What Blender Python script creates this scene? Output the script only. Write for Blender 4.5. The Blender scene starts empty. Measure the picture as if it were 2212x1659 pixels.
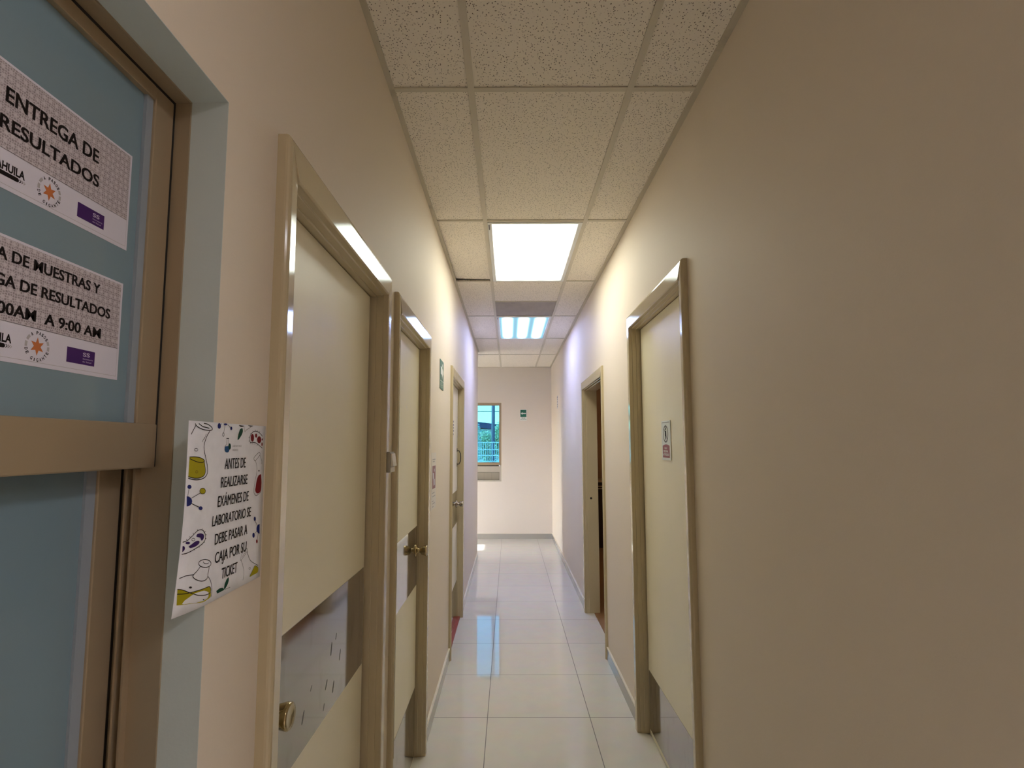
import bpy, bmesh, math, random
from mathutils import Vector, Matrix

# ------------------------------------------------------------------ camera, world, sun, exposure
SC = bpy.context.scene
COL = SC.collection
W_PX, H_PX, F_PX = 2212.0, 1659.0, 1182.215
cam_d = bpy.data.cameras.new('camera')
cam_d.sensor_fit = 'HORIZONTAL'
cam_d.sensor_width = 36.0
cam_d.lens = F_PX / W_PX * 36.0
cam_d.shift_x = 8.273 / W_PX
cam_d.shift_y = 21.4375 / W_PX
cam_d.clip_start = 0.01
cam = bpy.data.objects.new('camera', cam_d)
COL.objects.link(cam)
_r = Vector((0.99999653, 0.00199604, -0.00172063))
_u = Vector((0.00189801, -0.09256714, 0.99570464))
_f = Vector((-0.0018282, 0.99570444, 0.09257061))
cam.matrix_world = Matrix(((_r.x, _u.x, -_f.x, 0), (_r.y, _u.y, -_f.y, 0), (_r.z, _u.z, -_f.z, 1.59197), (0, 0, 0, 1)))
SC.camera = cam

SC.view_settings.view_transform = 'Standard'
SC.view_settings.look = 'None'
SC.view_settings.gamma = 1.0
SC.view_settings.use_curve_mapping = False
SC.view_settings.exposure = 1.75

world = bpy.data.worlds.new('sky')
SC.world = world
world.use_nodes = True
_nt = world.node_tree
_nt.nodes.clear()
_o = _nt.nodes.new('ShaderNodeOutputWorld')
_b = _nt.nodes.new('ShaderNodeBackground')
_s = _nt.nodes.new('ShaderNodeTexSky')
_s.sky_type = 'NISHITA'
_s.sun_disc = False
_s.sun_elevation = math.radians(40)
_s.sun_rotation = math.radians(250)
_b.inputs['Strength'].default_value = SKY_STRENGTH = 1.15
_nt.links.new(_s.outputs[0], _b.inputs['Color'])
_nt.links.new(_b.outputs[0], _o.inputs['Surface'])

sun_d = bpy.data.lights.new('sun', 'SUN')
sun_d.energy = 6.0
sun_d.angle = math.radians(0.6)
sun_d.color = (1.0, 0.98, 0.96)
sun = bpy.data.objects.new('sun', sun_d)
COL.objects.link(sun)
_d = Vector((1.0, 0.13, -0.703)).normalized()          # the way the sunlight travels
sun.rotation_euler = _d.to_track_quat('-Z', 'Y').to_euler()

TUBE_NEAR, TUBE_FAR, TUBE_FILL = 3.9, 9.0, 6.6          # brightness of the two ceiling lamps' diffusers and the added lobby fill

# ------------------------------------------------------------------ dimensions (metres)
XL, XR = -0.4546, 0.734          # corridor wall faces
YB, YEND, YSIDE = -3.0, 9.50, 7.90
H = 2.942                        # ceiling tile grid
TX0, TX1 = -0.1434, 0.464        # the two long grid bars
ROW0, ROWD = 1.9732, 1.2326      # cross bars
XOUT = 3.6


# ------------------------------------------------------------------ materials
MATS = {}
def mat(name, color, rough=0.5, metal=0.0, spec=0.5, bump=None, mottled=None, coat=0.0, emit=None):
    if name in MATS:
        return MATS[name]
    m = bpy.data.materials.new(name)
    m.use_nodes = True
    nt = m.node_tree
    b = nt.nodes['Principled BSDF']
    b.inputs['Base Color'].default_value = (*color, 1)
    b.inputs['Roughness'].default_value = rough
    b.inputs['Metallic'].default_value = metal
    b.inputs['Specular IOR Level'].default_value = spec
    b.inputs['Coat Weight'].default_value = coat
    b.inputs['Coat Roughness'].default_value = 0.05
    tc = None
    def coords(scale):
        nonlocal tc
        if tc is None:
            tc = nt.nodes.new('ShaderNodeTexCoord')
        mp = nt.nodes.new('ShaderNodeMapping')
        mp.inputs['Scale'].default_value = scale
        nt.links.new(tc.outputs['Object'], mp.inputs['Vector'])
        return mp.outputs['Vector']
    if bump:                                     # (scale xyz, strength, distance)
        n = nt.nodes.new('ShaderNodeTexNoise')
        n.inputs['Scale'].default_value = 1.0
        n.inputs['Detail'].default_value = 3.0
        nt.links.new(coords(bump[0]), n.inputs['Vector'])
        bp = nt.nodes.new('ShaderNodeBump')
        bp.inputs['Strength'].default_value = bump[1]
        bp.inputs['Distance'].default_value = bump[2]
        nt.links.new(n.outputs['Fac'], bp.inputs['Height'])
        nt.links.new(bp.outputs['Normal'], b.inputs['Normal'])
    if mottled:                                  # (scale xyz, second colour, low, high)
        n = nt.nodes.new('ShaderNodeTexNoise')
        n.inputs['Scale'].default_value = 1.0
        n.inputs['Detail'].default_value = 5.0
        nt.links.new(coords(mottled[0]), n.inputs['Vector'])
        r = nt.nodes.new('ShaderNodeMapRange')
        r.inputs['From Min'].default_value = mottled[2]
        r.inputs['From Max'].default_value = mottled[3]
        nt.links.new(n.outputs['Fac'], r.inputs['Value'])
        mx = nt.nodes.new('ShaderNodeMix')
        mx.data_type = 'RGBA'
        mx.inputs['A'].default_value = (*color, 1)
        mx.inputs['B'].default_value = (*mottled[1], 1)
        nt.links.new(r.outputs['Result'], mx.inputs['Factor'])
        nt.links.new(mx.outputs['Result'], b.inputs['Base Color'])
    if emit:
        b.inputs['Emission Color'].default_value = (*emit[0], 1)
        b.inputs['Emission Strength'].default_value = emit[1]
    MATS[name] = m
    return m

WALL = mat('wall_paint', (0.80, 0.70, 0.575), 0.62, spec=0.3, bump=((160, 160, 160), 0.12, 0.002))
WALL_END = mat('wall_paint_end', (0.78, 0.71, 0.63), 0.62, spec=0.3, bump=((160, 160, 160), 0.12, 0.002))
REVEAL = mat('grey_green_paint', (0.58, 0.63, 0.60), 0.6, spec=0.3, bump=((160, 160, 160), 0.1, 0.002))
BROWN_WALL = mat('brown_room_paint', (0.42, 0.25, 0.13), 0.7)
BROWN_FLOOR = mat('brown_room_floor', (0.26, 0.14, 0.06), 0.5)
DOOR = mat('cream_door_laminate', (0.92, 0.85, 0.65), 0.38, spec=0.35, bump=((260, 260, 260), 0.05, 0.001),
           mottled=((3, 3, 1.2), (0.88, 0.81, 0.62), 0.35, 0.7))
CASING = mat('beige_enamel', (0.58, 0.485, 0.315), 0.09, spec=0.55, bump=((160, 160, 9), 0.10, 0.0010))
PLATE = mat('polished_metal_plate', (0.44, 0.42, 0.40), 0.07, metal=1.0, bump=((9, 9, 9), 0.03, 0.003),
            mottled=((14, 14, 8), (0.34, 0.32, 0.30), 0.56, 0.74))
BRASS = mat('worn_brass', (0.46, 0.37, 0.21), 0.12, metal=1.0)
NICKEL = mat('dull_nickel', (0.50, 0.45, 0.36), 0.18, metal=1.0)
DARK_METAL = mat('dark_bronze_metal', (0.10, 0.09, 0.08), 0.3, metal=0.8)
BLACK_GAP = mat('gap_shade_black', (0.012, 0.010, 0.008), 0.8)  # near-black stands for the shade in gaps, groove and strike hole
ALU = mat('champagne_aluminium', (0.40, 0.31, 0.20), 0.42, metal=0.35, bump=((300, 300, 20), 0.04, 0.001))
FILM = mat('blue_grey_filmed_glass', (0.20, 0.285, 0.33), 0.10, spec=0.5)
BEAD = mat('grey_glazing_bead', (0.30, 0.34, 0.38), 0.5)
BASE = mat('grey_baseboard_tile', (0.42, 0.40, 0.36), 0.14, spec=0.5)
CAULK = mat('cream_caulk', (0.78, 0.72, 0.60), 0.6)
GRID = mat('cream_grid_metal', (0.66, 0.60, 0.48), 0.5, spec=0.4)
ANGLE = mat('wall_angle_metal', (0.60, 0.54, 0.42), 0.5, spec=0.4, mottled=((3, 5, 3), (0.40, 0.36, 0.28), 0.62, 0.72))
SLAB = mat('plain_slab', (0.5, 0.48, 0.44), 0.8)
WHITE_METAL = mat('white_enamel', (0.80, 0.80, 0.76), 0.35)
PAPER = mat('white_paper', (0.70, 0.67, 0.74), 0.75, spec=0.2)
PAPER_POSTER = mat('poster_paper', (0.92, 0.92, 0.96), 0.75, spec=0.2, mottled=((40, 40, 40), (0.86, 0.86, 0.90), 0.4, 0.7))
INK = mat('black_ink', (0.012, 0.008, 0.008), 0.6, spec=0.12)
GREY_INK = mat('grey_ink', (0.24, 0.22, 0.23), 0.6, spec=0.12)
PALE_INK = mat('pale_grey_ink', (0.46, 0.43, 0.43), 0.6, spec=0.12)
PURPLE = mat('purple_ink', (0.065, 0.022, 0.13), 0.5, spec=0.12)
ORANGE = mat('orange_ink', (0.56, 0.18, 0.06), 0.6, spec=0.12)
LILAC = mat('lilac_ink', (0.60, 0.50, 0.66), 0.6, spec=0.12)
YELLOW = mat('olive_yellow_ink', (0.42, 0.36, 0.01), 0.6, spec=0.12)
NAVY = mat('navy_ink', (0.014, 0.02, 0.16), 0.6, spec=0.12)
GREEN_INK = mat('dark_green_ink', (0.008, 0.06, 0.035), 0.6, spec=0.12)
RED_INK = mat('dark_red_ink', (0.20, 0.008, 0.014), 0.6, spec=0.12)
VIOLET_INK = mat('violet_ink', (0.045, 0.018, 0.12), 0.6, spec=0.12)
BLUE_INK = mat('blue_ink', (0.02, 0.09, 0.24), 0.6, spec=0.12)
OLIVE_INK = mat('brown_olive_ink', (0.20, 0.14, 0.01), 0.6, spec=0.12)
SIGN_GREEN = mat('sign_green', (0.004, 0.13, 0.075), 0.35)
SIGN_GREEN_OLD = mat('faded_sign_green', (0.05, 0.16, 0.09), 0.4)
SIGN_WHITE = mat('sign_white', (0.82, 0.84, 0.80), 0.4)
SIGN_RED = mat('faded_sign_red', (0.36, 0.10, 0.12), 0.45)
SIGN_MAUVE = mat('faded_mauve_ink', (0.36, 0.20, 0.22), 0.6, spec=0.12)
PLASTIC = mat('ivory_plastic', (0.74, 0.68, 0.58), 0.4)
PLASTIC_SHADED = mat('shaded_ivory_plastic', (0.34, 0.31, 0.25), 0.5)  # shaded copy of the ivory, darkening the switch's side
RED_STRIP = mat('red_rubber_strip', (0.34, 0.08, 0.06), 0.5)
DARK_WOOD = mat('dark_wood', (0.035, 0.018, 0.010), 0.4)
LIGHT_EDGE = mat('pale_wood_edge', (0.50, 0.38, 0.24), 0.4)
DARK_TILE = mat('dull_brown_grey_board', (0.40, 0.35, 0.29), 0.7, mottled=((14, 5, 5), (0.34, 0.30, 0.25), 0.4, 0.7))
WALL_TILE = mat('taupe_wall_tile', (0.36, 0.32, 0.25), 0.25)
CONCRETE = mat('blue_grey_concrete', (0.16, 0.15, 0.22), 0.8)
FENCE = mat('white_painted_steel', (0.85, 0.88, 0.86), 0.4)
LEAF = mat('pale_green_leaf', (0.46, 0.56, 0.36), 0.6)
LEAF2 = mat('silvery_leaf', (0.56, 0.62, 0.52), 0.6)
BARK = mat('bark', (0.16, 0.12, 0.10), 0.9)
ROOF_M = mat('dark_roof_slate', (0.05, 0.05, 0.12), 0.7)
HOUSE = mat('white_render', (0.75, 0.75, 0.72), 0.8)
GROUND = mat('grey_paving', (0.16, 0.16, 0.20), 0.9, mottled=((1, 1, 1), (0.12, 0.13, 0.14), 0.4, 0.7))


def floor_material():
    m = bpy.data.materials.new('polished_porcelain_tiles')
    m.use_nodes = True
    nt = m.node_tree
    b = nt.nodes['Principled BSDF']
    tc = nt.nodes.new('ShaderNodeTexCoord')
    mp = nt.nodes.new('ShaderNodeMapping')
    mp.inputs['Location'].default_value = (0.1304 + 6.0, -3.3716 + 12.0, 0)
    nt.links.new(tc.outputs['Object'], mp.inputs['Vector'])
    br = nt.nodes.new('ShaderNodeTexBrick')
    br.offset = 0.0
    br.squash = 1.0
    br.inputs['Scale'].default_value = 1.0
    br.inputs['Brick Width'].default_value = 0.6
    br.inputs['Row Height'].default_value = 0.6
    br.inputs['Mortar Size'].default_value = 0.0022
    br.inputs['Mortar Smooth'].default_value = 0.1
    br.inputs['Color1'].default_value = (0.79, 0.76, 0.68, 1)
    br.inputs['Color2'].default_value = (0.77, 0.74, 0.66, 1)
    br.inputs['Mortar'].default_value = (0.14, 0.13, 0.11, 1)
    nt.links.new(mp.outputs['Vector'], br.inputs['Vector'])
    n = nt.nodes.new('ShaderNodeTexNoise')
    n.inputs['Scale'].default_value = 9.0
    n.inputs['Detail'].default_value = 8.0
    nt.links.new(tc.outputs['Object'], n.inputs['Vector'])
    mx = nt.nodes.new('ShaderNodeMix')
    mx.data_type = 'RGBA'
    mx.blend_type = 'MULTIPLY'
    mx.inputs['Factor'].default_value = 0.16
    nt.links.new(br.outputs['Color'], mx.inputs['A'])
    nt.links.new(n.outputs['Color'], mx.inputs['B'])
    nt.links.new(mx.outputs['Result'], b.inputs['Base Color'])
    rr = nt.nodes.new('ShaderNodeMapRange')
    rr.inputs['To Min'].default_value = 0.045
    rr.inputs['To Max'].default_value = 0.5
    nt.links.new(br.outputs['Fac'], rr.inputs['Value'])
    nt.links.new(rr.outputs['Result'], b.inputs['Roughness'])
    b.inputs['Specular IOR Level'].default_value = 0.75
    return m


def tile_material():
    m = bpy.data.materials.new('fissured_ceiling_tile')
    m.use_nodes = True
    nt = m.node_tree
    b = nt.nodes['Principled BSDF']
    b.inputs['Roughness'].default_value = 0.9
    b.inputs['Specular IOR Level'].default_value = 0.1
    tc = nt.nodes.new('ShaderNodeTexCoord')
    def flecks(scale, lo, hi):
        mp = nt.nodes.new('ShaderNodeMapping')
        mp.inputs['Scale'].default_value = scale
        nt.links.new(tc.outputs['Object'], mp.inputs['Vector'])
        w = nt.nodes.new('ShaderNodeTexNoise')           # bends the flecks
        w.inputs['Scale'].default_value = 0.6
        nt.links.new(mp.outputs['Vector'], w.inputs['Vector'])
        ad = nt.nodes.new('ShaderNodeMix')
        ad.data_type = 'RGBA'
        ad.blend_type = 'LINEAR_LIGHT'
        ad.inputs['Factor'].default_value = 0.35
        nt.links.new(mp.outputs['Vector'], ad.inputs['A'])
        nt.links.new(w.outputs['Color'], ad.inputs['B'])
        v = nt.nodes.new('ShaderNodeTexVoronoi')
        v.inputs['Scale'].default_value = 1.0
        v.inputs['Randomness'].default_value = 1.0
        nt.links.new(ad.outputs['Result'], v.inputs['Vector'])
        r = nt.nodes.new('ShaderNodeMapRange')
        r.inputs['From Min'].default_value = lo
        r.inputs['From Max'].default_value = hi
        r.inputs['To Min'].default_value = 1.0
        r.inputs['To Max'].default_value = 0.0
        nt.links.new(v.outputs['Distance'], r.inputs['Value'])
        return r.outputs['Result']
    a = flecks((125, 80, 40), 0.14, 0.24)
    c = flecks((75, 110, 40), 0.12, 0.20)
    mxm = nt.nodes.new('ShaderNodeMath')
    mxm.operation = 'MAXIMUM'
    nt.links.new(a, mxm.inputs[0])
    nt.links.new(c, mxm.inputs[1])
    mx = nt.nodes.new('ShaderNodeMix')
    mx.data_type = 'RGBA'
    mx.inputs['A'].default_value = (0.92, 0.85, 0.74, 1)
    mx.inputs['B'].default_value = (0.13, 0.10, 0.07, 1)
    nt.links.new(mxm.outputs[0], mx.inputs['Factor'])
    nt.links.new(mx.outputs['Result'], b.inputs['Base Color'])
    return m


def paper_pattern_material():
    """grey printed ground with a small repeating star figure"""
    m = bpy.data.materials.new('star_patterned_print')
    m.use_nodes = True
    nt = m.node_tree
    b = nt.nodes['Principled BSDF']
    b.inputs['Roughness'].default_value = 0.75
    tc = nt.nodes.new('ShaderNodeTexCoord')
    v = nt.nodes.new('ShaderNodeTexVoronoi')
    v.feature = 'DISTANCE_TO_EDGE'
    v.inputs['Scale'].default_value = 330.0
    v.inputs['Randomness'].default_value = 0.55
    nt.links.new(tc.outputs['Object'], v.inputs['Vector'])
    v2 = nt.nodes.new('ShaderNodeTexVoronoi')
    v2.inputs['Scale'].default_value = 115.0
    v2.inputs['Randomness'].default_value = 0.2
    nt.links.new(tc.outputs['Object'], v2.inputs['Vector'])
    r = nt.nodes.new('ShaderNodeMapRange')
    r.inputs['From Min'].default_value = 0.04
    r.inputs['From Max'].default_value = 0.22
    nt.links.new(v.outputs['Distance'], r.inputs['Value'])
    r2 = nt.nodes.new('ShaderNodeMapRange')
    r2.inputs['From Min'].default_value = 0.16
    r2.inputs['From Max'].default_value = 0.40
    nt.links.new(v2.outputs['Distance'], r2.inputs['Value'])
    mul = nt.nodes.new('ShaderNodeMath')
    mul.operation = 'MULTIPLY'
    nt.links.new(r.outputs['Result'], mul.inputs[0])
    nt.links.new(r2.outputs['Result'], mul.inputs[1])
    mx = nt.nodes.new('ShaderNodeMix')
    mx.data_type = 'RGBA'
    mx.inputs['A'].default_value = (0.60, 0.54, 0.56, 1)
    mx.inputs['B'].default_value = (0.31, 0.26, 0.27, 1)
    nt.links.new(mul.outputs[0], mx.inputs['Factor'])
    nt.links.new(mx.outputs['Result'], b.inputs['Base Color'])
    return m


def lamp_material(name, color, strength, edge, edge_color, sharp=0.8):
    """prismatic diffuser lit by three tubes running along it (object space: x across, y along)"""
    m = bpy.data.materials.new(name)
    m.use_nodes = True
    nt = m.node_tree
    nt.nodes.clear()
    out = nt.nodes.new('ShaderNodeOutputMaterial')
    em = nt.nodes.new('ShaderNodeEmission')
    nt.links.new(em.outputs[0], out.inputs['Surface'])
    tc = nt.nodes.new('ShaderNodeTexCoord')
    sp = nt.nodes.new('ShaderNodeSeparateXYZ')
    nt.links.new(tc.outputs['Object'], sp.inputs[0])
    def math_(op, a, b=None):
        n = nt.nodes.new('ShaderNodeMath')
        n.operation = op
        for i, v in enumerate((a, b)):
            if v is None:
                continue
            if isinstance(v, (int, float)):
                n.inputs[i].default_value = v
            else:
                nt.links.new(v, n.inputs[i])
        return n.outputs[0]
    # three tubes 0.178 m apart
    c = math_('COSINE', math_('MULTIPLY', sp.outputs['X'], 2 * math.pi / 0.178))
    c = math_('POWER', math_('MULTIPLY', math_('ADD', c, 1.0), 0.5), sharp)
    yy = math_('ABSOLUTE', sp.outputs['Y'])
    r = nt.nodes.new('ShaderNodeMapRange')
    r.interpolation_type = 'SMOOTHSTEP'
    r.inputs['From Min'].default_value = 0.40
    r.inputs['From Max'].default_value = 0.60
    r.inputs['To Min'].default_value = 1.0
    r.inputs['To Max'].default_value = 0.15
    nt.links.new(yy, r.inputs['Value'])
    fac = math_('MULTIPLY', c, r.outputs['Result'])
    mx = nt.nodes.new('ShaderNodeMix')
    mx.data_type = 'RGBA'
    mx.inputs['A'].default_value = (*edge_color, 1)
    mx.inputs['B'].default_value = (*color, 1)
    nt.links.new(fac, mx.inputs['Factor'])
    nt.links.new(mx.outputs['Result'], em.inputs['Color'])
    st = math_('ADD', math_('MULTIPLY', fac, strength - edge), edge)
    nt.links.new(st, em.inputs['Strength'])
    return m


def glass_material():
    m = bpy.data.materials.new('blue_tinted_glass')
    m.use_nodes = True
    nt = m.node_tree
    nt.nodes.clear()
    out = nt.nodes.new('ShaderNodeOutputMaterial')
    tr = nt.nodes.new('ShaderNodeBsdfTransparent')
    tr.inputs['Color'].default_value = (0.17, 0.33, 0.36, 1)
    gl = nt.nodes.new('ShaderNodeBsdfGlossy')
    gl.inputs['Roughness'].default_value = 0.02
    fr = nt.nodes.new('ShaderNodeFresnel')
    fr.inputs['IOR'].default_value = 1.45
    mx = nt.nodes.new('ShaderNodeMixShader')
    nt.links.new(fr.outputs[0], mx.inputs[0])
    nt.links.new(tr.outputs[0], mx.inputs[1])
    nt.links.new(gl.outputs[0], mx.inputs[2])
    nt.links.new(mx.outputs[0], out.inputs['Surface'])
    return m

FLOOR_M = floor_material()
TILE_M = tile_material()
PATTERN = paper_pattern_material()
LAMP_NEAR = lamp_material('warm_white_diffuser', (1.0, 0.99, 0.84), TUBE_NEAR, 0.29, (0.88, 1.0, 0.93), 0.30)
LAMP_FAR = lamp_material('cool_white_diffuser', (0.66, 0.64, 1.50), TUBE_FAR, 0.24, (0.40, 0.78, 1.0), 2.2)
LAMP_FILL = lamp_material('fill_diffuser', (0.97, 0.95, 1.02), TUBE_FILL, TUBE_FILL * 0.4, (0.97, 0.95, 1.02))  # unseen fill lamps, added to brighten the left wall
GLASS = glass_material()


# ------------------------------------------------------------------ building helpers
def link(o, parent=None):
    COL.objects.link(o)
    if parent is not None:
        o.parent = parent
    return o

def obj(name, bm, m, parent=None, bevel=0.0, seg=2, smooth=False, loc=None):
    me = bpy.data.meshes.new(name)
    bmesh.ops.recalc_face_normals(bm, faces=bm.faces[:])
    bm.to_mesh(me)
    bm.free()
    for mm in (m if isinstance(m, (list, tuple)) else [m]):
        me.materials.append(mm)
    if smooth:
        for p in me.polygons:
            p.use_smooth = True
    o = bpy.data.objects.new(name, me)
    if loc is not None:                       # keep the mesh where it is, put the origin at loc
        me.transform(Matrix.Translation(-Vector(loc)))
        o.location = loc
    link(o, parent)
    if bevel:
        b = o.modifiers.new('bevel', 'BEVEL')
        b.width = bevel
        b.segments = seg
        b.limit_method = 'ANGLE'
        b.angle_limit = math.radians(40)
        b.harden_normals = False
    return o

def empty(name, loc=(0, 0, 0)):
    o = bpy.data.objects.new(name, None)
    o.location = loc
    o.empty_display_size = 0.1
    return link(o)

def tag(o, label, cat, kind=None, group=None):
    o['label'] = label
    o['category'] = cat
    if kind:
        o['kind'] = kind
    if group:
        o['group'] = group
    return o

def box(bm, x0, x1, y0, y1, z0, z1, mi=0):
    v = [bm.verts.new(p) for p in ((x0, y0, z0), (x1, y0, z0), (x1, y1, z0), (x0, y1, z0),
                                   (x0, y0, z1), (x1, y0, z1), (x1, y1, z1), (x0, y1, z1))]
    for f in ((0, 3, 2, 1), (4, 5, 6, 7), (0, 1, 5, 4), (1, 2, 6, 5), (2, 3, 7, 6), (3, 0, 4, 7)):
        bm.faces.new([v[i] for i in f]).material_index = mi

def boxes(*bs):
    bm = bmesh.new()
    for b in bs:
        box(bm, *b)
    return bm

def tube(bm, pts, r, n=10, cap=True):
    rings = []
    for i, p in enumerate(pts):
        p = Vector(p)
        t = (Vector(pts[min(i + 1, len(pts) - 1)]) - Vector(pts[max(i - 1, 0)])).normalized()
        a = t.orthogonal().normalized() if i == 0 else (prev - t * prev.dot(t)).normalized()
        prev = a
        b = t.cross(a)
        rr = r[i] if isinstance(r, (list, tuple)) else r
        rings.append([bm.verts.new(p + (a * math.cos(2 * math.pi * k / n) + b * math.sin(2 * math.pi * k / n)) * rr) for k in range(n)])
    for r0, r1 in zip(rings, rings[1:]):
        for k in range(n):
            bm.faces.new((r0[k], r0[(k + 1) % n], r1[(k + 1) % n], r1[k]))
    if cap:
        bm.faces.new(rings[0][::-1])
        bm.faces.new(rings[-1])

def lathe(bm, prof, origin, axis, n=24):
    """prof: (distance along axis, radius)"""
    ax = Vector(axis).normalized()
    a = ax.orthogonal().normalized()
    b = ax.cross(a)
    o = Vector(origin)
    rings = []
    for d, r in prof:
        rings.append([bm.verts.new(o + ax * d + (a * math.cos(2 * math.pi * k / n) + b * math.sin(2 * math.pi * k / n)) * max(r, 1e-4)) for k in range(n)])
    for r0, r1 in zip(rings, rings[1:]):
        for k in range(n):
            bm.faces.new((r0[k], r0[(k + 1) % n], r1[(k + 1) % n], r1[k]))
    bm.faces.new(rings[0][::-1])
    bm.faces.new(rings[-1])

def slab(axis, f0, f1, a0, a1, z0, z1, holes):
    """a wall slab between planes f0 and f1 of 'x' or 'y', spanning a0..a1 along the other axis, with rectangular holes (a,b,z,z)"""
    A = sorted({a0, a1, *[h[0] for h in holes], *[h[1] for h in holes]})
    Z = sorted({z0, z1, *[h[2] for h in holes], *[h[3] for h in holes]})
    A = [a for a in A if a0 <= a <= a1]
    Z = [z for z in Z if z0 <= z <= z1]
    def solid(i, j):
        if i < 0 or j < 0 or i >= len(A) - 1 or j >= len(Z) - 1:
            return False
        ca, cz = (A[i] + A[i + 1]) / 2, (Z[j] + Z[j + 1]) / 2
        return not any(h[0] < ca < h[1] and h[2] < cz < h[3] for h in holes)
    bm = bmesh.new()
    P = (lambda f, a, z: (f, a, z)) if axis == 'x' else (lambda f, a, z: (a, f, z))
    cache = {}
    def V(f, a, z):
        k = (f, a, z)
        if k not in cache:
            cache[k] = bm.verts.new(P(f, a, z))
        return cache[k]
    for i in range(len(A) - 1):
        for j in range(len(Z) - 1):
            if not solid(i, j):
                continue
            a, b, c, d = A[i], A[i + 1], Z[j], Z[j + 1]
            for f in (f0, f1):
                bm.faces.new((V(f, a, c), V(f, b, c), V(f, b, d), V(f, a, d)))
            if not solid(i - 1, j): bm.faces.new((V(f0, a, c), V(f1, a, c), V(f1, a, d), V(f0, a, d)))
            if not solid(i + 1, j): bm.faces.new((V(f0, b, c), V(f1, b, c), V(f1, b, d), V(f0, b, d)))
            if not solid(i, j - 1): bm.faces.new((V(f0, a, c), V(f1, a, c), V(f1, b, c), V(f0, b, c)))
            if not solid(i, j + 1): bm.faces.new((V(f0, a, d), V(f1, a, d), V(f1, b, d), V(f0, b, d)))
    return bm


# ------------------------------------------------------------------ flat printed matter
FRAMES = {'left': (Vector((0, 1, 0)), Vector((0, 0, 1)), Vector((1, 0, 0))),      # on the left wall, facing +x
          'right': (Vector((0, -1, 0)), Vector((0, 0, 1)), Vector((-1, 0, 0))),
          'end': (Vector((1, 0, 0)), Vector((0, 0, 1)), Vector((0, -1, 0)))}

class Print:
    """2-D artwork in metres, laid on a sheet: polygons, strokes, discs and text, one mesh per call of build()"""
    def __init__(self, frame, origin, lift=0.0006):
        self.r, self.u, self.n = FRAMES[frame]
        self.o = Vector(origin)
        self.bm = bmesh.new()
        self.mats = []
        self.h = lift
    def p(self, a, b):
        return self.o + self.r * a + self.u * b + self.n * self.h
    def mi(self, m):
        if m not in self.mats:
            self.mats.append(m)
        return self.mats.index(m)
    def step(self):
        self.h += 0.000004
    def poly(self, pts, m):
        self.step()
        f = self.bm.faces.new([self.bm.verts.new(self.p(*q)) for q in pts])
        f.material_index = self.mi(m)
    def rect(self, a0, a1, b0, b1, m):
        self.poly(((a0, b0), (a1, b0), (a1, b1), (a0, b1)), m)
    def ell(self, ca, cb, ra, rb, m, n=24):
        self.poly([(ca + ra * math.cos(2 * math.pi * k / n), cb + rb * math.sin(2 * math.pi * k / n)) for k in range(n)], m)
    def ring(self, ca, cb, ra, rb, w, m, a0=0.0, a1=360.0, n=32):
        self.step()
        t = [math.radians(a0 + (a1 - a0) * k / n) for k in range(n + 1)]
        i = [self.bm.verts.new(self.p(ca + (ra - w) * math.cos(x), cb + (rb - w) * math.sin(x))) for x in t]
        e = [self.bm.verts.new(self.p(ca + ra * math.cos(x), cb + rb * math.sin(x))) for x in t]
        for k in range(n):
            self.bm.faces.new((i[k], e[k], e[k + 1], i[k + 1])).material_index = self.mi(m)
    def stroke(self, pts, w, m):
        self.step()
        h = w / 2
        mi = self.mi(m)
        for (x0, y0), (x1, y1) in zip(pts, pts[1:]):
            d = math.hypot(x1 - x0, y1 - y0)
            if d < 1e-6:
                continue
            ex, ey = (x1 - x0) / d, (y1 - y0) / d
            nx, ny = -ey * h, ex * h
            x0, y0, x1, y1 = x0 - ex * h * .5, y0 - ey * h * .5, x1 + ex * h * .5, y1 + ey * h * .5
            f = self.bm.faces.new([self.bm.verts.new(self.p(*q)) for q in ((x0 + nx, y0 + ny), (x0 - nx, y0 - ny), (x1 - nx, y1 - ny), (x1 + nx, y1 + ny))])
            f.material_index = mi
    def text(self, s, a0, a1, b0, b1, m, bold=0.0, rot=None, slant=0.0):
        """fit the capital letters of s into the box; rot = (centre a, centre b, angle) places the box's middle there instead"""
        self.step()
        if any(c in 'ÁÉÍÓÚ' for c in s):
            bold = 0.0
        vs, fs = glyphs(s, bold)
        xs = [v[0] for v in vs]
        x0, x1 = min(xs), max(xs)
        cap = CAP
        mi = self.mi(m)
        out = []
        for x, y in vs:
            a = (x - x0) / (x1 - x0) * (a1 - a0) + a0
            b = y / cap * (b1 - b0) + b0
            a += slant * (b - b0)
            if rot:
                ca, cb, t = rot
                da, db = a - (a0 + a1) / 2, b - (b0 + b1) / 2
                a, b = ca + da * math.cos(t) - db * math.sin(t), cb + da * math.sin(t) + db * math.cos(t)
            out.append(self.bm.verts.new(self.p(a, b)))
        for f in fs:
            self.bm.faces.new([out[i] for i in f]).material_index = mi
    def build(self, name, parent):
        me = bpy.data.meshes.new(name)
        self.bm.to_mesh(me)
        self.bm.free()
        for mm in self.mats:
            me.materials.append(mm)
        o = bpy.data.objects.new(name, me)
        inv = Matrix.Translation(-Vector(parent.location))
        me.transform(inv)
        link(o, parent)
        return o

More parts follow.
